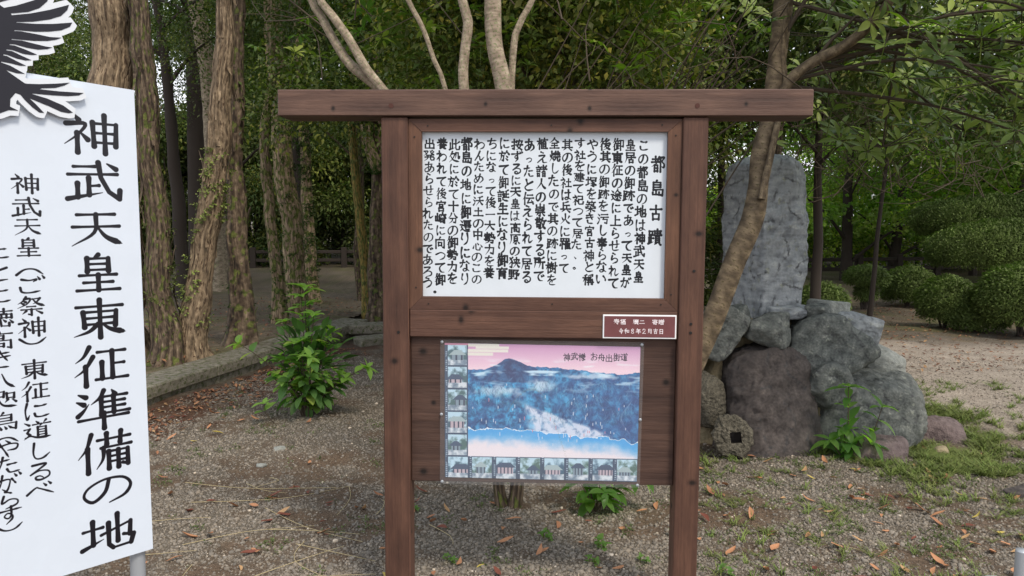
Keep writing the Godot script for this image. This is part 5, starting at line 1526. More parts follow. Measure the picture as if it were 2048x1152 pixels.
func build_near_trees() -> void:
	var crown_green := Color(0.050, 0.080, 0.022)
	# trunks on the raised bed and behind it: label, stations, bark, relief, extras
	var trunks := [
		["pale stripped trunk standing behind the white sign", [[-4.06, 0.02, -8.0, 0.303], [-4.03, 0.95, -8.0, 0.233], [-3.99, 2.25, -8.0, 0.207], [-3.97, 3.23, -8.0, 0.202], [-3.96, 3.71, -8.0, 0.197], [-3.95, 6.04, -8.0, 0.177], [-3.93, 8.33, -8.1, 0.128]], "bark_pale", 0.10, 0],
		["dark brown fibrous trunk next to the white sign's edge", [[-3.47, 0.0, -7.85, 0.190], [-3.48, 0.51, -7.85, 0.131], [-3.51, 1.26, -7.85, 0.114], [-3.55, 2.14, -7.85, 0.107], [-3.60, 2.96, -7.85, 0.098], [-3.64, 3.67, -7.85, 0.092], [-3.72, 5.73, -7.85, 0.078], [-3.72, 8.12, -7.85, 0.053]], "bark_brown", 0.16, 70],
		["leaning light brown trunk with peeling bark and creeper leaves", [[-3.30, 0.0, -8.05, 0.167], [-3.27, 0.43, -8.05, 0.135], [-3.21, 0.95, -8.05, 0.122], [-3.07, 1.61, -8.05, 0.116], [-2.96, 2.26, -8.05, 0.113], [-2.90, 2.95, -8.05, 0.096], [-2.85, 3.73, -8.05, 0.084], [-2.73, 5.41, -8.1, 0.075], [-2.56, 7.98, -8.2, 0.050]], "bark_pale", 0.15, 60],
		["thick-footed dark trunk with moss and roots behind the leaning one", [[-3.07, 0.0, -8.85, 0.190], [-3.05, 0.38, -8.85, 0.145], [-3.05, 0.89, -8.85, 0.128], [-3.07, 1.61, -8.85, 0.106], [-3.07, 2.33, -8.85, 0.087], [-3.03, 3.14, -8.85, 0.073], [-2.97, 4.21, -8.85, 0.066], [-2.78, 6.52, -8.85, 0.052]], "bark_brown", 0.15, 25],
		["slim pale lichened trunk leaning far back between the nearer trunks", [[-6.30, -0.1, -17.0, 0.214], [-6.34, 1.62, -17.0, 0.193], [-6.37, 3.52, -17.0, 0.175], [-6.46, 4.87, -17.0, 0.165], [-6.64, 6.09, -17.0, 0.165], [-6.89, 8.6, -17.0, 0.138]], "bark_smooth", 0.06, 0],
		["thick moss-covered trunk with bare wood showing beyond the shrub", [[-3.45, -0.1, -12.6, 0.214], [-3.47, 0.59, -12.6, 0.176], [-3.54, 1.70, -12.6, 0.163], [-3.63, 2.95, -12.6, 0.144], [-3.70, 4.03, -12.6, 0.140], [-3.74, 4.94, -12.6, 0.131], [-3.76, 7.16, -12.6, 0.112], [-3.74, 10.02, -12.6, 0.069]], "bark_mossy", 0.12, 20],
		["thin mossy trunk just before the thick moss-covered one", [[-3.22, 0.0, -10.9, 0.115], [-3.25, 0.72, -10.9, 0.081], [-3.33, 1.82, -10.9, 0.072], [-3.37, 2.70, -10.9, 0.067], [-3.32, 3.17, -10.9, 0.056], [-3.25, 3.70, -10.9, 0.048], [-3.17, 5.78, -10.9, 0.034]], "bark_mossy", 0.12, 0],
		["ivy-clad trunk just behind the thick moss-covered one", [[-3.67, -0.1, -14.5, 0.153], [-3.71, 0.81, -14.5, 0.116], [-3.76, 2.08, -14.5, 0.099], [-3.79, 3.34, -14.5, 0.091], [-3.84, 4.75, -14.5, 0.085], [-3.86, 7.16, -14.5, 0.062]], "bark_mossy", 0.1, 0],
		["thin ochre trunk with green moss left of the board's post", [[-2.22, -0.1, -12.2, 0.103], [-2.25, 0.63, -12.2, 0.082], [-2.33, 1.48, -12.2, 0.073], [-2.40, 2.24, -12.2, 0.067], [-2.45, 2.91, -12.2, 0.058], [-2.48, 3.66, -12.2, 0.049], [-2.53, 4.84, -12.2, 0.040], [-2.57, 6.99, -12.2, 0.027]], "bark_green", 0.07, 0],
		["brown trunk half hidden by the board's post, ivy on its fork", [[-2.03, -0.1, -12.0, 0.150], [-2.07, 0.64, -12.0, 0.112], [-2.07, 1.48, -12.0, 0.098], [-2.02, 2.38, -12.0, 0.087], [-2.04, 3.34, -12.0, 0.078], [-2.08, 4.79, -12.0, 0.068], [-2.09, 7.59, -12.0, 0.048]], "bark_brown", 0.12, 10],
		["dark straight trunk deep in the wood near the far fence", [[-7.52, -0.1, -19.0, 0.238], [-7.52, 1.62, -19.0, 0.216], [-7.52, 3.16, -19.0, 0.194], [-7.52, 4.91, -19.0, 0.173], [-7.54, 7.19, -19.0, 0.140]], "bark_dark", 0.08, 0]]
	for i in trunks.size():
		var a: Array = trunks[i]
		var st: Array = a[1]
		var foot := Vector3(st[0][0], 0, st[0][2])
		var local := []
		for p in st: local.append([p[0] - foot.x, p[1], p[2] - foot.z, p[3]])
		var t := thing("bare_trunk_tree", a[0], "tree", foot, 0.0, "tall trees on the raised bed")
		part("trunk", stem_shape(local, 30 if i < 4 else 20, 0.045 if i < 4 else 0.08, a[3], 0.55, 31 + i * 3).mesh(), M[a[2]], t)
		if a[4] > 0: tag(part("bark_strips", bark_strips(local, a[4], 60 + i).mesh(), M[a[2]], t), "", "", "", "stuff")
		var top: Array = local[-1]
		var limbs := Shape.new()
		var blobs := []
		var r := RandomNumberGenerator.new()
		r.seed = 70 + i
		for k in 6:
			var an := k * 1.1 + i
			var reach := r.randf_range(0.9, 2.1)
			var e := Vector3(top[0] + cos(an) * reach, top[1] + r.randf_range(-0.6, 1.6), top[2] + sin(an) * reach)
			limbs.add(stem_shape([[top[0], top[1] - 0.9, top[2], 0.05], [lerpf(top[0], e.x, 0.5), lerpf(top[1] - 0.8, e.y, 0.6), lerpf(top[2], e.z, 0.5), 0.03], [e.x, e.y, e.z, 0.01]], 6, 0.3))
			blobs.append([e, Vector3(1.2, 0.8, 1.2), 13])
		part("limbs", limbs.mesh(), M[a[2]], t)
		fill(t, "crown", "fine", "leaf_far", blobs, Vector2(1.0, 1.8), crown_green, 0.35, 80 + i)
		if i == 1: creeper(t, "ivy", local, 0.4, 1.7, 190, Color(0.15, 0.18, 0.055), 5)
		if i == 2: creeper(t, "ivy", local, 0.4, 2.3, 300, Color(0.24, 0.28, 0.08), 6)
		if i == 3: creeper(t, "ivy", local, 0.1, 0.9, 60, Color(0.05, 0.08, 0.02), 7)
		if i == 5: creeper(t, "ivy", local, 0.2, 4.0, 260, Color(0.055, 0.085, 0.02), 8)
		if i == 6: creeper(t, "ivy", local, 0.1, 1.2, 140, Color(0.05, 0.09, 0.02), 9)
		if i == 7: creeper(t, "ivy", local, 0.1, 4.5, 700, Color(0.045, 0.08, 0.02), 10)
		if i == 9:
			var fork := [[0.03, 2.26, 0.1, 0.075], [-0.08, 2.59, 0.1, 0.09], [-0.18, 3.03, 0.1, 0.083], [-0.27, 3.47, 0.1, 0.068], [-0.37, 4.33, 0.1, 0.053]]
			part("fork", stem_shape(fork, 14, 0.08, 0.1, 0.0, 5).mesh(), M.bark_mossy, t)
			creeper(t, "ivy", fork, 0.0, 9.0, 320, Color(0.05, 0.09, 0.022), 11)
			creeper(t, "ivy", local, 0.1, 0.8, 60, Color(0.05, 0.09, 0.022), 12)
	build_stemmed_tree()
	build_leaning_tree()


# smooth many-stemmed tree right behind the board
func build_stemmed_tree() -> void:
	var o := Vector3(0.0, 0, -4.3)
	var t := thing("many_stemmed_tree", "smooth many-stemmed tree growing right behind the notice board", "tree", o)
	var stems := [
		[[-0.11, 0.40, -4.30, 0.034], [-0.34, 1.42, -4.32, 0.030], [-0.55, 2.07, -4.32, 0.033], [-0.71, 2.28, -4.32, 0.030], [-0.86, 2.40, -4.30, 0.027], [-0.95, 2.53, -4.30, 0.023], [-1.02, 2.66, -4.30, 0.022], [-1.08, 2.77, -4.30, 0.020], [-1.15, 3.15, -4.30, 0.016], [-1.3, 3.8, -4.4, 0.008]],
		[[-0.55, 2.06, -4.26, 0.024], [-0.68, 2.26, -4.26, 0.024], [-0.77, 2.37, -4.26, 0.024], [-0.87, 2.54, -4.26, 0.023], [-0.95, 2.65, -4.26, 0.022], [-1.03, 2.78, -4.26, 0.020], [-1.09, 3.19, -4.20, 0.015], [-1.1, 3.8, -4.1, 0.008]],
		[[-0.03, 0.30, -4.35, 0.022], [-0.21, 1.64, -4.40, 0.015], [-0.37, 2.30, -4.40, 0.013], [-0.43, 2.45, -4.40, 0.013], [-0.49, 2.62, -4.40, 0.013], [-0.57, 2.77, -4.40, 0.014], [-0.64, 2.98, -4.40, 0.011], [-0.7, 3.5, -4.5, 0.006]],
		[[-0.03, 0.19, -4.25, 0.030], [-0.17, 1.42, -4.30, 0.029], [-0.26, 2.25, -4.30, 0.027], [-0.26, 2.46, -4.30, 0.026], [-0.24, 2.63, -4.30, 0.026], [-0.27, 2.74, -4.30, 0.024], [-0.30, 3.05, -4.30, 0.020], [-0.3, 3.8, -4.3, 0.01]],
		[[0.03, 0.80, -4.30, 0.046], [0.03, 0.95, -4.30, 0.048], [-0.01, 1.83, -4.30, 0.049], [-0.05, 2.28, -4.30, 0.046], [-0.10, 2.51, -4.30, 0.043], [-0.11, 2.75, -4.30, 0.043], [-0.11, 3.13, -4.30, 0.035], [0.0, 4.0, -4.4, 0.015]],
		[[-0.01, 1.83, -4.30, 0.024], [-0.01, 2.29, -4.35, 0.019], [0.01, 2.58, -4.35, 0.019], [0.05, 2.67, -4.35, 0.018], [0.10, 2.76, -4.35, 0.016], [0.17, 2.97, -4.35, 0.014], [0.4, 3.7, -4.4, 0.006]]]
	# forked foot that carries the stems; its darker bark paints in the shade there
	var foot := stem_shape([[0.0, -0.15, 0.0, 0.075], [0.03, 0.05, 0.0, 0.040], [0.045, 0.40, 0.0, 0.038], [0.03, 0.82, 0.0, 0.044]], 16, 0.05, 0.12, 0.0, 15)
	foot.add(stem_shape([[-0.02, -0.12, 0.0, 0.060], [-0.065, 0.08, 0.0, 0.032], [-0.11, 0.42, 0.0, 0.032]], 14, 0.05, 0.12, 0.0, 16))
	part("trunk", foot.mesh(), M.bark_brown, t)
	for i in stems.size():
		var local := []
		for p in stems[i]: local.append([p[0] - o.x, p[1], p[2] - o.z, p[3]])
		part("stem", stem_shape(local, 14, 0.05, 0.07, 0.0, 17 + i).mesh(), M.bark_smooth, t)
	var twigs := twig_tangle(Vector3(0.2, 2.75, -0.6), Vector3(1.7, 0.5, 0.5), 50, 21)
	var r := RandomNumberGenerator.new()
	r.seed = 91
	for i in 75:   # long bare shoots slanting up
		var a := Vector3(r.randf_range(-0.1, 1.3), r.randf_range(1.5, 2.3), r.randf_range(-2.2, -0.7))
		var b := a + Vector3(r.randf_range(0.2, 1.2), r.randf_range(0.5, 1.3), r.randf_range(-0.3, 0.3))
		twigs.add(stem_shape([[a.x, a.y, a.z, 0.006], [lerpf(a.x, b.x, 0.5) + r.randfn() * 0.05, lerpf(a.y, b.y, 0.55), lerpf(a.z, b.z, 0.5), 0.0045], [b.x, b.y, b.z, 0.002]], 5, 0.15))
	part("twigs", twigs.mesh(), M.twig, t)
	fill(t, "crown", "whorl", "leaf_glossy", [[Vector3(-0.9, 3.65, -0.3), Vector3(0.9, 0.5, 0.7), 90], [Vector3(0.1, 3.85, -0.3), Vector3(0.9, 0.5, 0.7), 90], [Vector3(0.9, 3.0, -0.8), Vector3(0.9, 0.5, 0.5), 60], [Vector3(-0.9, 2.75, -0.9), Vector3(0.9, 0.5, 0.5), 34], [Vector3(0.0, 2.7, -1.0), Vector3(1.0, 0.5, 0.4), 26]], Vector2(0.6, 0.95), Color(0.115, 0.16, 0.045), 0.4, 1300, 0.0, true)


# leaning ochre tree with ringed leaves, its bough reaching over to the picture's far corner
func build_leaning_tree() -> void:
	var o := Vector3(1.12, 0, -5.0)
	var t := thing("leaning_tree", "leaning ochre-barked tree before the standing stone with ringed bright leaves", "tree", o)
	var stems := [
		[[1.00, -0.1, -5.0, 0.100], [1.09, 0.45, -5.0, 0.074], [1.27, 0.93, -5.0, 0.068], [1.40, 1.31, -5.0, 0.069], [1.51, 1.59, -5.0, 0.069], [1.54, 1.81, -5.0, 0.061], [1.55, 2.00, -5.0, 0.061], [1.60, 2.21, -5.0, 0.061], [1.62, 2.43, -5.0, 0.057], [1.64, 2.67, -5.0, 0.055], [1.66, 2.94, -5.0, 0.057], [1.68, 3.39, -5.0, 0.047], [1.6, 4.3, -5.0, 0.026]],
		[[1.53, 1.72, -4.90, 0.024], [1.57, 1.90, -4.92, 0.022], [1.62, 2.17, -4.92, 0.020], [1.67, 2.41, -4.95, 0.019], [1.65, 2.60, -4.95, 0.017], [1.66, 2.87, -4.95, 0.015], [1.70, 3.22, -4.95, 0.012]],
		[[1.64, 2.30, -4.95, 0.030], [1.68, 2.44, -4.90, 0.032], [1.80, 2.54, -4.85, 0.032], [1.95, 2.62, -4.75, 0.031], [2.04, 2.71, -4.65, 0.028], [2.14, 2.85, -4.60, 0.025], [2.21, 3.05, -4.50, 0.020], [2.5, 3.5, -4.4, 0.010]]]
	var names := ["trunk", "side_stem", "bough"]
	for i in 3:
		var local := []
		for p in stems[i]: local.append([p[0] - o.x, p[1], p[2] - o.z, p[3]])
		part(names[i], stem_shape(local, 20 if i == 0 else 12, 0.04, 0.055, 0.5 if i == 0 else 0.0, 44 + i).mesh(), M.bark_ochre, t)
	# branches fanning out from the bough, each ending in shoots with a ring of leaves
	var r := RandomNumberGenerator.new()
	r.seed = 616
	var wood := Shape.new()
	var places := [[], [], []]
	var tints := [PackedColorArray(), PackedColorArray(), PackedColorArray()]
	var ends := []
	for i in 34:
		var e := Vector3(r.randf_range(0.9, 2.9), r.randf_range(1.95, 3.1), r.randf_range(-0.9, 1.0))
		if e.x < 1.4: e.y = r.randf_range(2.55, 3.4)
		ends.append(e)
	for e0: Vector3 in ends:
		var fork: Array = stems[2][r.randi_range(2, 7)] if e0.x > 0.9 and r.randf() < 0.8 else stems[0][r.randi_range(8, 11)]
		var from := Vector3(fork[0], fork[1], fork[2]) - o
		var mid := from.lerp(e0, 0.5) + Vector3(0, 0.12, 0)
		wood.add(stem_shape([[from.x, from.y, from.z, 0.013], [mid.x, mid.y, mid.z, 0.009], [e0.x, e0.y, e0.z, 0.005]], 6, 0.15))
		for j in 13:
			var p := e0 + Vector3(r.randfn() * 0.24, r.randfn() * 0.13 + 0.05, r.randfn() * 0.24)
			wood.add(stem_shape([[e0.x, e0.y, e0.z, 0.004], [lerpf(e0.x, p.x, 0.5), lerpf(e0.y, p.y, 0.4), lerpf(e0.z, p.z, 0.5), 0.0035], [p.x, p.y, p.z, 0.003]], 5, 0.2))
			var k := r.randi() % 3
			places[k].append(Transform3D(Basis(Vector3(1, 0, -0.35).normalized(), r.randf_range(0.1, 1.0)) * Basis(Vector3(r.randfn(), 0, r.randfn()).normalized(), r.randf() * 0.4) * Basis(Vector3.UP, r.randf() * TAU) * Basis.from_scale(Vector3.ONE * r.randf_range(0.9, 1.4)), p))
			var young := r.randf()
			var c := Color(0.34, 0.39, 0.10) if young < 0.55 else (Color(0.20, 0.25, 0.07) if young < 0.85 else Color(0.10, 0.14, 0.04))
			c = c * r.randf_range(0.8, 1.2)
			c.a = 1
			tints[k].append(c)
	part("branches", wood.mesh(), M.twig, t)
	for k in 3: scatter("crown", clumps.whorl[k], M.leaf_glossy, t, places[k], tints[k])


# ---------------------------------------------------------------- clipped shrubs

func clipped(label: String, at: Vector3, domes: Array, color: Color, n: int, seed_: int, trunk := 0.03) -> void:
	var t := thing("clipped_shrub", label, "shrub", at, 0.0, "clipped garden shrubs")
	var r := RandomNumberGenerator.new()
	r.seed = seed_
	var ns := FastNoiseLite.new()
	ns.seed = seed_
	ns.frequency = 2.2
	var wood := Shape.new()
	var places := []
	var tints := PackedColorArray()
	for d in domes:
		var c: Vector3 = d[0]; var half: Vector3 = d[1]
		for i in 7:
			var e := c + Vector3(r.randfn(), r.randf_range(-0.2, 0.5), r.randfn()) * half * 0.5
			wood.add(stem_shape([[c.x * 0.6 + r.randfn() * trunk, -0.1, c.z * 0.6 + r.randfn() * trunk, trunk * r.randf_range(0.4, 0.8)], [c.x * 0.8 + r.randfn() * trunk * 2, c.y * 0.55, c.z * 0.8, trunk * 0.5], [e.x, e.y, e.z, 0.005]], 6, 0.2))
		for i in int(n * d[2]):
			var v := Vector3(r.randfn(), r.randfn(), r.randfn()).normalized()
			var lump := 1.0 + 0.09 * ns.get_noise_3dv(v * 1.2 + c) + 0.03 * r.randfn()
			var p := c + v * half * lump * (1.0 if r.randf() < 0.75 else r.randf_range(0.7, 1.0))
			if p.y < 0.05 or v.y < -0.55: continue
			places.append(Transform3D(aim(Vector3(v.z, 0.1, -v.x).normalized(), (v + Vector3.UP * 0.5).normalized()).scaled(Vector3.ONE * r.randf_range(0.8, 1.3)), p))
			var cc := color * (r.randf_range(0.6, 1.2) if r.randf() < 0.8 else r.randf_range(1.2, 1.6))
			cc.a = 1
			tints.append(cc)
	part("branches", wood.mesh(), M.bark_dark, t)
	scatter("foliage", clumps.azalea[0], M.leaf_far, t, places, tints)


func build_clipped_shrubs() -> void:
	var az := Color(0.12, 0.16, 0.046)
	clipped("small round clipped shrub standing before the big layered one", Vector3(6.46, 0, -11.7), [[Vector3(0, 0.36, 0), Vector3(0.35, 0.34, 0.35), 1.0]], az, 950, 1)
	clipped("wide round clipped shrub at the picture's edge beside the path", Vector3(7.05, 0, -10.9), [[Vector3(0, 0.5, 0), Vector3(0.52, 0.44, 0.52), 1.0]], az, 1700, 2)
	clipped("big layered clipped shrub with two flat domes beyond the round ones", Vector3(9.2, 0, -15.2), [[Vector3(0.1, 1.05, 0.4), Vector3(1.45, 0.50, 0.9), 0.6], [Vector3(0.65, 1.60, -0.9), Vector3(1.70, 0.46, 0.9), 0.6]], az, 5600, 3, 0.06)
	clipped("small mushroom-shaped clipped shrub on a thin stem", Vector3(6.42, 0, -14.3), [[Vector3(0, 0.56, 0), Vector3(0.31, 0.15, 0.31), 0.7], [Vector3(0, 0.28, 0), Vector3(0.13, 0.16, 0.13), 0.3]], az, 700, 4)
	clipped("rounded shrub between the mushroom-shaped and layered ones", Vector3(7.35, 0, -14.6), [[Vector3(0, 0.34, 0), Vector3(0.42, 0.34, 0.4), 1.0]], az, 900, 5)
	clipped("low shrub peeping out beside the standing stone's foot", Vector3(4.72, 0, -12.0), [[Vector3(0, 0.30, 0), Vector3(0.32, 0.27, 0.32), 1.0]], az, 700, 6)
	clipped("low shrub under the wide round one at the path's edge", Vector3(6.75, 0, -11.4), [[Vector3(0, 0.18, 0), Vector3(0.36, 0.17, 0.3), 1.0]], az, 500, 7)


# ---------------------------------------------------------------- small plants

# A leafy plant: stalks from the foot, leaves at nodes along them, each leaf a piece of its own.
func leafy_plant(called: String, label: String, at: Vector3, stalks: Array, leaves: Array, per_node: int, first: float, step: float, colors: Array, size: Vector2, seed_: int, mat: String) -> void:
	var t := thing(called, label, "plant", at)
	var r := RandomNumberGenerator.new()
	r.seed = seed_
	var mats := []
	for c in colors:
		var m: StandardMaterial3D = M[mat].duplicate()
		m.vertex_color_use_as_albedo = false
		m.albedo_color = (c as Color).linear_to_srgb()
		mats.append(m)
	for st in stalks:
		part("stalk", stem_shape(st, 6, 0.06).mesh(), M.twig if st[0][3] > 0.004 else M.bark_green, t)
		var pts := along(st, 0.01)
		var d := 0.0
		var next := first
		for i in range(1, pts.size()):
			var p := Vector3(pts[i][0], pts[i][1], pts[i][2])
			var q := Vector3(pts[i - 1][0], pts[i - 1][1], pts[i - 1][2])
			d += p.distance_to(q)
			var tip := i == pts.size() - 1
			if d < next and not tip: continue
			next = d + step * r.randf_range(0.7, 1.3)
			var dir := (p - q).normalized()
			var turn := r.randf() * TAU
			for k in per_node + (3 if tip else 0):
				var an := turn + TAU * k / (per_node + (3 if tip else 0)) + r.randf_range(-0.3, 0.3)
				var a := dir.cross(Vector3(0.31, 0.2, 0.9)).normalized()
				var b := dir.cross(a)
				var out := (a * cos(an) + b * sin(an) + dir * r.randf_range(0.1, 0.7) + Vector3.UP * r.randf_range(-0.15, 0.3)).normalized()
				var sc := r.randf_range(size.x, size.y) * (0.75 if tip else 1.0)
				part("leaf", leaves[r.randi() % leaves.size()], mats[r.randi() % mats.size()] if not tip else mats[0], t, Transform3D(aim(out, (Vector3.UP + dir * 0.5).normalized()).scaled(Vector3.ONE * sc), p))


func build_plants() -> void:
	var r := RandomNumberGenerator.new()
	r.seed = 2024
	var broad := [leaf_shape(0.10, 0.046, 0.02, 0.25, 6, 0.8).mesh(), leaf_shape(0.095, 0.040, 0.035, 0.3, 6, 0.8).mesh(), leaf_shape(0.085, 0.038, 0.01, 0.2, 6, 0.85).mesh()]
	# the bushy plant by the kerb
	var stalks := []
	for i in 22:
		var an := i * 2.39996
		var reach := r.randf_range(0.08, 0.36)
		var h := r.randf_range(0.30, 0.68)
		if i < 5:
			reach = 0.045 * i
			h = 1.04 - 0.07 * i
		var e := Vector3(cos(an) * reach, h, sin(an) * reach * 0.8)
		stalks.append([[cos(an) * 0.03, -0.05, sin(an) * 0.03, 0.006], [e.x * 0.45, h * 0.55, e.z * 0.45, 0.005], [e.x, e.y, e.z, 0.003]])
	stalks.append([[0, 0.1, 0, 0.006], [-0.28, 0.42, 0.05, 0.005], [-0.50, 0.60, 0.1, 0.003]])
	stalks.append([[0, 0.1, 0, 0.006], [0.28, 0.30, 0.05, 0.005], [0.50, 0.42, 0.1, 0.003]])
	stalks.append([[-0.2, -0.02, 0.2, 0.005], [-0.26, 0.08, 0.25, 0.004], [-0.27, 0.16, 0.26, 0.003]])
	leafy_plant("leafy_shrub", "bushy green shrub with pointed leaves beside the stone kerb", Vector3(-1.64, 0, -6.26), stalks, broad, 2, 0.14, 0.10, [Color(0.16, 0.27, 0.06), Color(0.085, 0.165, 0.045), Color(0.06, 0.125, 0.04), Color(0.105, 0.20, 0.05), Color(0.24, 0.30, 0.065)], Vector2(1.25, 1.8), 50, "leaf_mid")
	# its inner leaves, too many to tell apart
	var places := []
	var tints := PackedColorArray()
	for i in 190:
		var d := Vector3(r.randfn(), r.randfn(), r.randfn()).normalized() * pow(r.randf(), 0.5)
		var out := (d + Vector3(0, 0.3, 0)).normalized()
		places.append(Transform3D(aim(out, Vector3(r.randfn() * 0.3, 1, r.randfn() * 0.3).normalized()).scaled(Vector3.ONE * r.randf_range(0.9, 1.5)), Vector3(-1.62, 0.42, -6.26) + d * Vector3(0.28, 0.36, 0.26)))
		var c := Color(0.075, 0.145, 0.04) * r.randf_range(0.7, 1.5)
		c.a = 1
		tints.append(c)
	var shrub := get_node("leafy_shrub")
	for i in places.size(): places[i].origin -= shrub.position
	scatter("foliage", broad[0], M.leaf_mid, shrub, places, tints)
	# glossy plant in front of the boulders
	var long := [leaf_shape(0.125, 0.042, 0.03, 0.25, 6, 0.9).mesh(), leaf_shape(0.11, 0.045, 0.05, 0.3, 6, 0.9).mesh()]
	stalks = [[[0, -0.04, 0, 0.006], [-0.01, 0.22, 0.02, 0.005], [-0.03, 0.50, 0.04, 0.003]], [[0.02, -0.04, 0, 0.005], [0.14, 0.16, 0.03, 0.004], [0.20, 0.36, 0.04, 0.003]], [[0.0, -0.04, 0.02, 0.005], [-0.10, 0.08, 0.06, 0.004], [-0.15, 0.15, 0.08, 0.003]],
		[[0.02, -0.04, 0.02, 0.005], [0.08, 0.08, 0.08, 0.004], [0.12, 0.14, 0.12, 0.003]], [[0.0, -0.04, 0.02, 0.005], [0.0, 0.08, 0.06, 0.004], [-0.02, 0.13, 0.10, 0.003]], [[0.0, -0.04, 0.0, 0.005], [-0.03, 0.1, 0.03, 0.004], [-0.05, 0.2, 0.05, 0.003]]]
	leafy_plant("glossy_plant", "glossy long-leaved seedling against the boulders of the monument", Vector3(2.26, 0, -5.20), stalks, long, 2, 0.07, 0.07, [Color(0.075, 0.14, 0.035), Color(0.045, 0.10, 0.03), Color(0.035, 0.080, 0.026), Color(0.12, 0.19, 0.05)], Vector2(1.0, 1.5), 51, "leaf_glossy")
	# low plant behind the board
	stalks = [[[0, -0.03, 0, 0.005], [-0.06, 0.10, 0.03, 0.004], [-0.10, 0.17, 0.05, 0.003]], [[0, -0.03, 0, 0.005], [0.12, 0.10, 0.0, 0.004], [0.26, 0.16, 0.0, 0.003]], [[0, -0.03, 0, 0.005], [0.02, 0.09, 0.06, 0.004], [0.04, 0.12, 0.10, 0.003]], [[0, -0.03, 0, 0.005], [0.03, 0.14, -0.02, 0.004], [0.04, 0.24, -0.04, 0.003]]]
	stalks.append([[0, -0.03, 0, 0.005], [0.10, 0.14, 0.04, 0.004], [0.17, 0.26, 0.06, 0.003]])
	stalks.append([[0, -0.03, 0, 0.005], [-0.05, 0.16, 0.0, 0.004], [-0.12, 0.28, 0.0, 0.003]])
	leafy_plant("low_plant", "low dark green plant in the gravel seen under the map", Vector3(0.47, 0, -4.28), stalks, long, 2, 0.06, 0.06, [Color(0.06, 0.115, 0.034), Color(0.045, 0.09, 0.028), Color(0.075, 0.14, 0.038)], Vector2(1.0, 1.5), 52, "leaf_glossy")
	# seedlings
	var weeds := [[0.16, -3.84, 0.9], [0.42, -3.72, 1.1], [0.36, -3.52, 0.8], [-0.30, -3.55, 0.8], [0.60, -3.56, 0.7], [0.80, -3.85, 0.7], [-0.55, -4.2, 0.8], [0.95, -3.45, 0.9]]
	var wl := ["tiny seedling in the gravel under the map's middle", "broad-leaved seedling in the gravel below the low plant", "small seedling in bare earth below the board", "pale seedling near the left post's foot", "tufted seedling near the post's foot under the plaque", "seedling close to the inner side of the right-hand post", "seedling beside the board's left post under the planks", "seedling at the right-hand post's foot by the picture's bottom"]
	var tiny := [leaf_shape(0.042, 0.026, 0.008, 0.2, 4, 0.8).mesh(), leaf_shape(0.036, 0.022, 0.012, 0.25, 4, 0.8).mesh()]
	for i in weeds.size():
		var w: Array = weeds[i]
		var y := ground_height(w[0], w[1])
		leafy_plant("seedling", wl[i], Vector3(w[0], y, w[1]), [[[0, -0.02, 0, 0.002], [0.006, 0.02, 0, 0.002], [0.004, 0.045 * w[2], 0.004, 0.0015]], [[0.02, -0.02, 0.01, 0.002], [0.03, 0.01, 0.015, 0.002], [0.036, 0.03 * w[2], 0.02, 0.0015]]], tiny, 2, 0.03, 0.02, [Color(0.10, 0.17, 0.05), Color(0.07, 0.13, 0.04)], Vector2(0.7, 1.2) * w[2], 60 + i, "leaf_mid")


# ---------------------------------------------------------------- gravel, grass, fallen leaves, straw

func pebble_shape(seed_: int) -> ArrayMesh:
	var r := RandomNumberGenerator.new()
	r.seed = seed_
	var planes := [[1, 0, 0, 1.0], [-1, 0, 0, 0.9], [0, 1, 0, 0.6], [0, -1, 0, 0.6], [0, 0, 1, 0.8], [0, 0, -1, 0.75]]
	for i in 5:
		var d := Vector3(r.randfn(), r.randfn(), r.randfn()).normalized()
		planes.append([d.x, d.y, d.z, r.randf_range(0.62, 0.85)])
	return boulder(planes, 3, 8.0, 0.0, 0.0, seed_).mesh()


func near_kerb(x: float, z: float) -> bool:
	return z < -4.5 and x < kerb_x(z) + 0.08


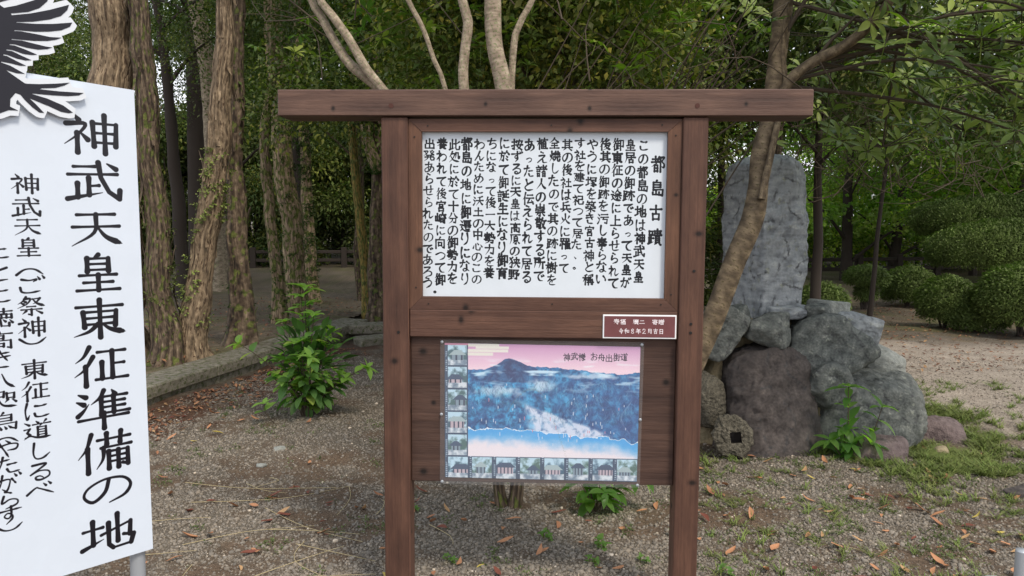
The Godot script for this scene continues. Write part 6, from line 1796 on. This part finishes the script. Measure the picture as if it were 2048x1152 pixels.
func build_ground_cover() -> void:
	var r := RandomNumberGenerator.new()
	r.seed = 31337
	# gravel
	var stones := [pebble_shape(1), pebble_shape(2), pebble_shape(3), pebble_shape(4)]
	var places := [[], [], [], []]
	var tints := [PackedColorArray(), PackedColorArray(), PackedColorArray(), PackedColorArray()]
	for i in 290000:
		var z := -2.9 - pow(r.randf(), 1.35) * 6.2
		var x := r.randf_range(-1, 1) * (0.75 * -z + 0.3)
		if near_kerb(x, z): continue
		var n1 := ground_noise.get_noise_2d(x * 0.7 + 40, z * 0.7); var n2 := ground_noise.get_noise_2d(x * 2.6, z * 2.6 + 90)
		var bare := clampf(n1 * 1.6 + n2 * 1.4 + 0.20, 0, 1)
		if r.randf() < bare * 0.85: continue
		if x > 2.9 and z < -5.6 and r.randf() < 0.75: continue
		var s := clampf(exp(r.randfn() * 0.40) * 0.0050, 0.0022, 0.016)
		var k := r.randi() % 4
		places[k].append(Transform3D(Basis.from_euler(Vector3(r.randf_range(-0.5, 0.5), r.randf() * TAU, r.randf_range(-0.5, 0.5))) * Basis.from_scale(Vector3.ONE * s), Vector3(x, ground_height(x, z) + s * 0.15, z)))
		var v := r.randf_range(0.115, 0.25)
		if r.randf() < 0.010: v = r.randf_range(0.35, 0.55)
		var warm := r.randf_range(-0.02, 0.06)
		tints[k].append(Color(v * (1.12 + warm), v * 0.96, v * (0.78 - warm), 1))
	for k in 4:
		var g := scatter("gravel", stones[k], M.pebble, self, places[k], tints[k])
		tag(g, "grey and brown gravel scattered over the earth around the board", "gravel", "", "stuff")
	# grass
	var tuft := Shape.new()
	for i in 16:
		var an := r.randf() * TAU
		var l := r.randf_range(0.05, 0.13)
		var out := Vector3(cos(an), r.randf_range(0.5, 1.8), sin(an)).normalized()
		tuft.add(leaf_shape(l, 0.006, l * 0.35, 0.2, 4, 0.6), Transform3D(aim(out, Vector3.UP if out.y < 0.95 else Vector3.RIGHT), Vector3(r.randfn() * 0.015, 0, r.randfn() * 0.015)))
	var tm := tuft.mesh()
	var gp := []
	var gt := PackedColorArray()
	var gn := FastNoiseLite.new()
	gn.seed = 6
	gn.frequency = 1.4
	for i in 42000:
		var z := r.randf_range(-7.8, -3.1); var x := r.randf_range(0.9, 4.8)
		var n := gn.get_noise_2d(x, z)
		# a green patch beyond the low boulders, thin tufts elsewhere
		var patch := clampf(1.2 - Vector2((x - 3.15) / 0.95, (z + 5.15) / 0.75).length(), 0, 1) + clampf(1.0 - Vector2((x - 3.45) / 0.5, (z + 6.3) / 0.5).length(), 0, 1) + 0.05
		if r.randf() > patch * clampf(0.55 + n * 1.8, 0, 1): continue
		gp.append(Transform3D(Basis(Vector3.UP, r.randf() * TAU) * Basis.from_scale(Vector3.ONE * r.randf_range(0.35, 0.95)), Vector3(x, ground_height(x, z), z)))
		var c := Color(0.145, 0.20, 0.050).lerp(Color(0.21, 0.20, 0.075), r.randf() * 0.6) * r.randf_range(0.7, 1.25)
		c.a = 1
		gt.append(c)
	tag(scatter("grass", tm, M.grass_blade, self, gp, gt), "short green grass in patches between gravel and path", "grass", "", "stuff")
	# moss-like weeds lying low over the gravel
	var wp := []
	var wt := PackedColorArray()
	var wm := clump(10, 0.022, 0.014, 0.009, 1, 0.8, 33, 0.3)
	for i in 9000:
		var z := -3.0 - r.randf() * 4.5; var x := r.randf_range(-2.6, 3.4)
		if near_kerb(x, z): continue
		if gn.get_noise_2d(x * 1.5 + 30, z * 1.5) < 0.18 + (0.12 if x < 0.8 else -0.06): continue
		wp.append(Transform3D(Basis(Vector3.UP, r.randf() * TAU) * Basis.from_scale(Vector3.ONE * r.randf_range(0.5, 1.2)), Vector3(x, ground_height(x, z) + 0.004, z)))
		var c := Color(0.12, 0.15, 0.055) * r.randf_range(0.6, 1.2)
		c.a = 1
		wt.append(c)
	tag(scatter("weeds", wm, M.grass_blade, self, wp, wt), "tiny green weeds creeping over the gravel", "weeds", "", "stuff")
	fallen_leaves(r)
	straw(r)


func fallen_leaves(r: RandomNumberGenerator) -> void:
	var shapes := []
	for i in 5:
		var s := leaf_shape(1.0, 0.30 + 0.05 * (i % 3), -0.12 - 0.08 * i, 0.35 + 0.25 * (i % 2), 6, 0.85 + 0.1 * (i % 2))
		for k in s.v.size(): s.v[k] += Vector3(0.10 * sin(s.v[k].z * 3.0 + i), 0.03 + 0.05 * sin(s.v[k].z * 5.0 + i * 2.0), -0.5)
		s.smooth()
		for k in s.n.size():
			if s.n[k].y < 0: s.n[k] = -s.n[k]
		shapes.append(s.mesh())
	var kinds := [["orange brown", Color(0.42, 0.20, 0.10)], ["tan", Color(0.42, 0.25, 0.12)], ["dark red brown", Color(0.17, 0.055, 0.035)], ["yellow", Color(0.50, 0.38, 0.09)], ["rust", Color(0.32, 0.145, 0.075)]]
	var mats := []
	for k in kinds:
		var m: StandardMaterial3D = M.dry_leaf.duplicate()
		m.vertex_color_use_as_albedo = false
		m.albedo_color = (k[1] as Color).linear_to_srgb()
		mats.append(m)
	# where they lie thickest: x, z, spread x, spread z, count, words
	var areas := [[1.75, -4.35, 0.60, 0.55, 84, "on the gravel in front of the boulders"], [2.25, -3.65, 0.55, 0.35, 40, "near the grey pipe"], [-1.15, -4.2, 0.45, 0.45, 40, "among the straw beside the white sign"], [0.15, -3.75, 0.45, 0.35, 30, "under the notice board"], [-2.3, -6.1, 0.35, 0.6, 14, "below the stone kerb"], [3.1, -5.2, 0.4, 0.4, 10, "in the grass patch"]]
	for a in areas:
		for i in a[4]:
			var x: float = a[0] + r.randfn() * a[2]; var z: float = a[1] + r.randfn() * a[3]
			if near_kerb(x, z) or z > -3.0: continue
			var k := r.randi() % kinds.size() if r.randf() < 0.6 else 0
			if a[5].begins_with("among") and k == 3: k = 2
			var l := r.randf_range(0.045, 0.095)
			var o := part("fallen_leaf", shapes[r.randi() % 5], mats[k], self, Transform3D(Basis.from_euler(Vector3(r.randf_range(-0.25, 0.25), r.randf() * TAU, r.randf_range(-0.3, 0.3))) * Basis.from_scale(Vector3(l, l, l)), Vector3(x, ground_height(x, z) + 0.007, z)))
			tag(o, "%s dry leaf fallen %s" % [kinds[k][0], a[5]], "leaf", "fallen leaves " + a[5])
	# the brown litter under the far shrubs
	var lp := []
	var lt := PackedColorArray()
	var lm := leaf_shape(0.06, 0.03, -0.012, 0.4, 2)
	var lmm := lm.mesh()
	for i in 5200:
		var x := 0.0; var z := 0.0
		if i < 2600:
			z = r.randf_range(-15.0, -8.2); x = r.randf_range(0.30, 0.72) * -z
		elif i < 4200:
			z = r.randf_range(-14.0, -6.5); x = kerb_x(z) - 0.5 - r.randf() * 3.5
		else:
			z = r.randf_range(-9.5, -5.2); x = kerb_x(z) + 0.10 + absf(r.randfn()) * 0.28
		var y := ground_height(x, z) if i < 2600 or i >= 4200 else 0.165
		lp.append(Transform3D(Basis.from_euler(Vector3(r.randf_range(-0.4, 0.4), r.randf() * TAU, r.randf_range(-0.4, 0.4))) * Basis.from_scale(Vector3.ONE * r.randf_range(0.4, 1.0)), Vector3(x, y + 0.012, z)))
		var c: Color = kinds[[0, 2, 4, 4, 1][r.randi() % 5]][1] * r.randf_range(0.4, 0.9)
		c.a = 1
		lt.append(c)
	tag(scatter("leaf_litter", lmm, M.dry_leaf, self, lp, lt), "brown leaf litter on the soil under the trees and shrubs", "leaf litter", "", "stuff")


func straw(r: RandomNumberGenerator) -> void:
	var m: StandardMaterial3D = material("straw", Color(0.46, 0.37, 0.20).linear_to_srgb(), 0.7)
	# bent dry stalks: x, z of the ends and of the bend
	var list := [[-1.95, -4.62, -1.55, -4.55, -1.02, -4.50], [-1.78, -4.28, -1.3, -4.36, -0.95, -4.52], [-1.62, -3.78, -1.35, -3.92, -1.02, -3.98], [-1.35, -4.22, -1.05, -3.95, -0.72, -3.72], [-1.05, -3.75, -0.86, -3.62, -0.62, -3.50], [-1.02, -3.78, -0.98, -3.5, -0.62, -3.22], [-1.42, -3.27, -1.1, -3.32, -0.60, -3.40], [-1.15, -3.35, -0.95, -3.55, -0.80, -3.68], [-1.48, -3.55, -1.47, -3.42, -1.46, -3.30], [-1.90, -3.60, -1.7, -3.66, -1.52, -3.70],
		[-0.72, -4.32, -0.6, -4.38, -0.52, -4.40], [-0.72, -4.1, -0.7, -4.2, -0.71, -4.34], [-0.66, -4.05, -0.58, -3.92, -0.5, -3.8], [-1.60, -4.66, -1.45, -4.52, -1.30, -4.46], [-1.50, -4.8, -1.42, -4.72, -1.52, -4.60], [-2.0, -3.95, -1.8, -4.05, -1.6, -4.1], [-0.95, -4.52, -0.9, -4.3, -0.93, -4.1], [1.62, -3.72, 1.74, -3.62, 1.80, -3.50], [-0.42, -3.95, -0.3, -3.8, -0.28, -3.72], [-1.25, -3.95, -1.0, -3.9, -0.75, -3.82]]
	for a in list:
		var s := Shape.new()
		var st := []
		for k in 3: st.append([a[k * 2], ground_height(a[k * 2], a[k * 2 + 1]) + (0.012 if k == 1 else 0.007) + r.randf() * 0.004, a[k * 2 + 1], 0.0018 - 0.0004 * k])
		s.add(stem_shape(st, 5, 0.04))
		var o := part("straw_stalk", s.mesh(), m, self)
		var near: bool = a[1] > -3.6
		tag(o, ("long dry straw stalk lying on the gravel nearest the picture's bottom" if near else "long dry straw stalk lying on the gravel between sign and board") if a[0] < 0.5 else "short dry stalk lying on the gravel before the boulders", "straw", "straw stalks " + ("near" if near else "far"))
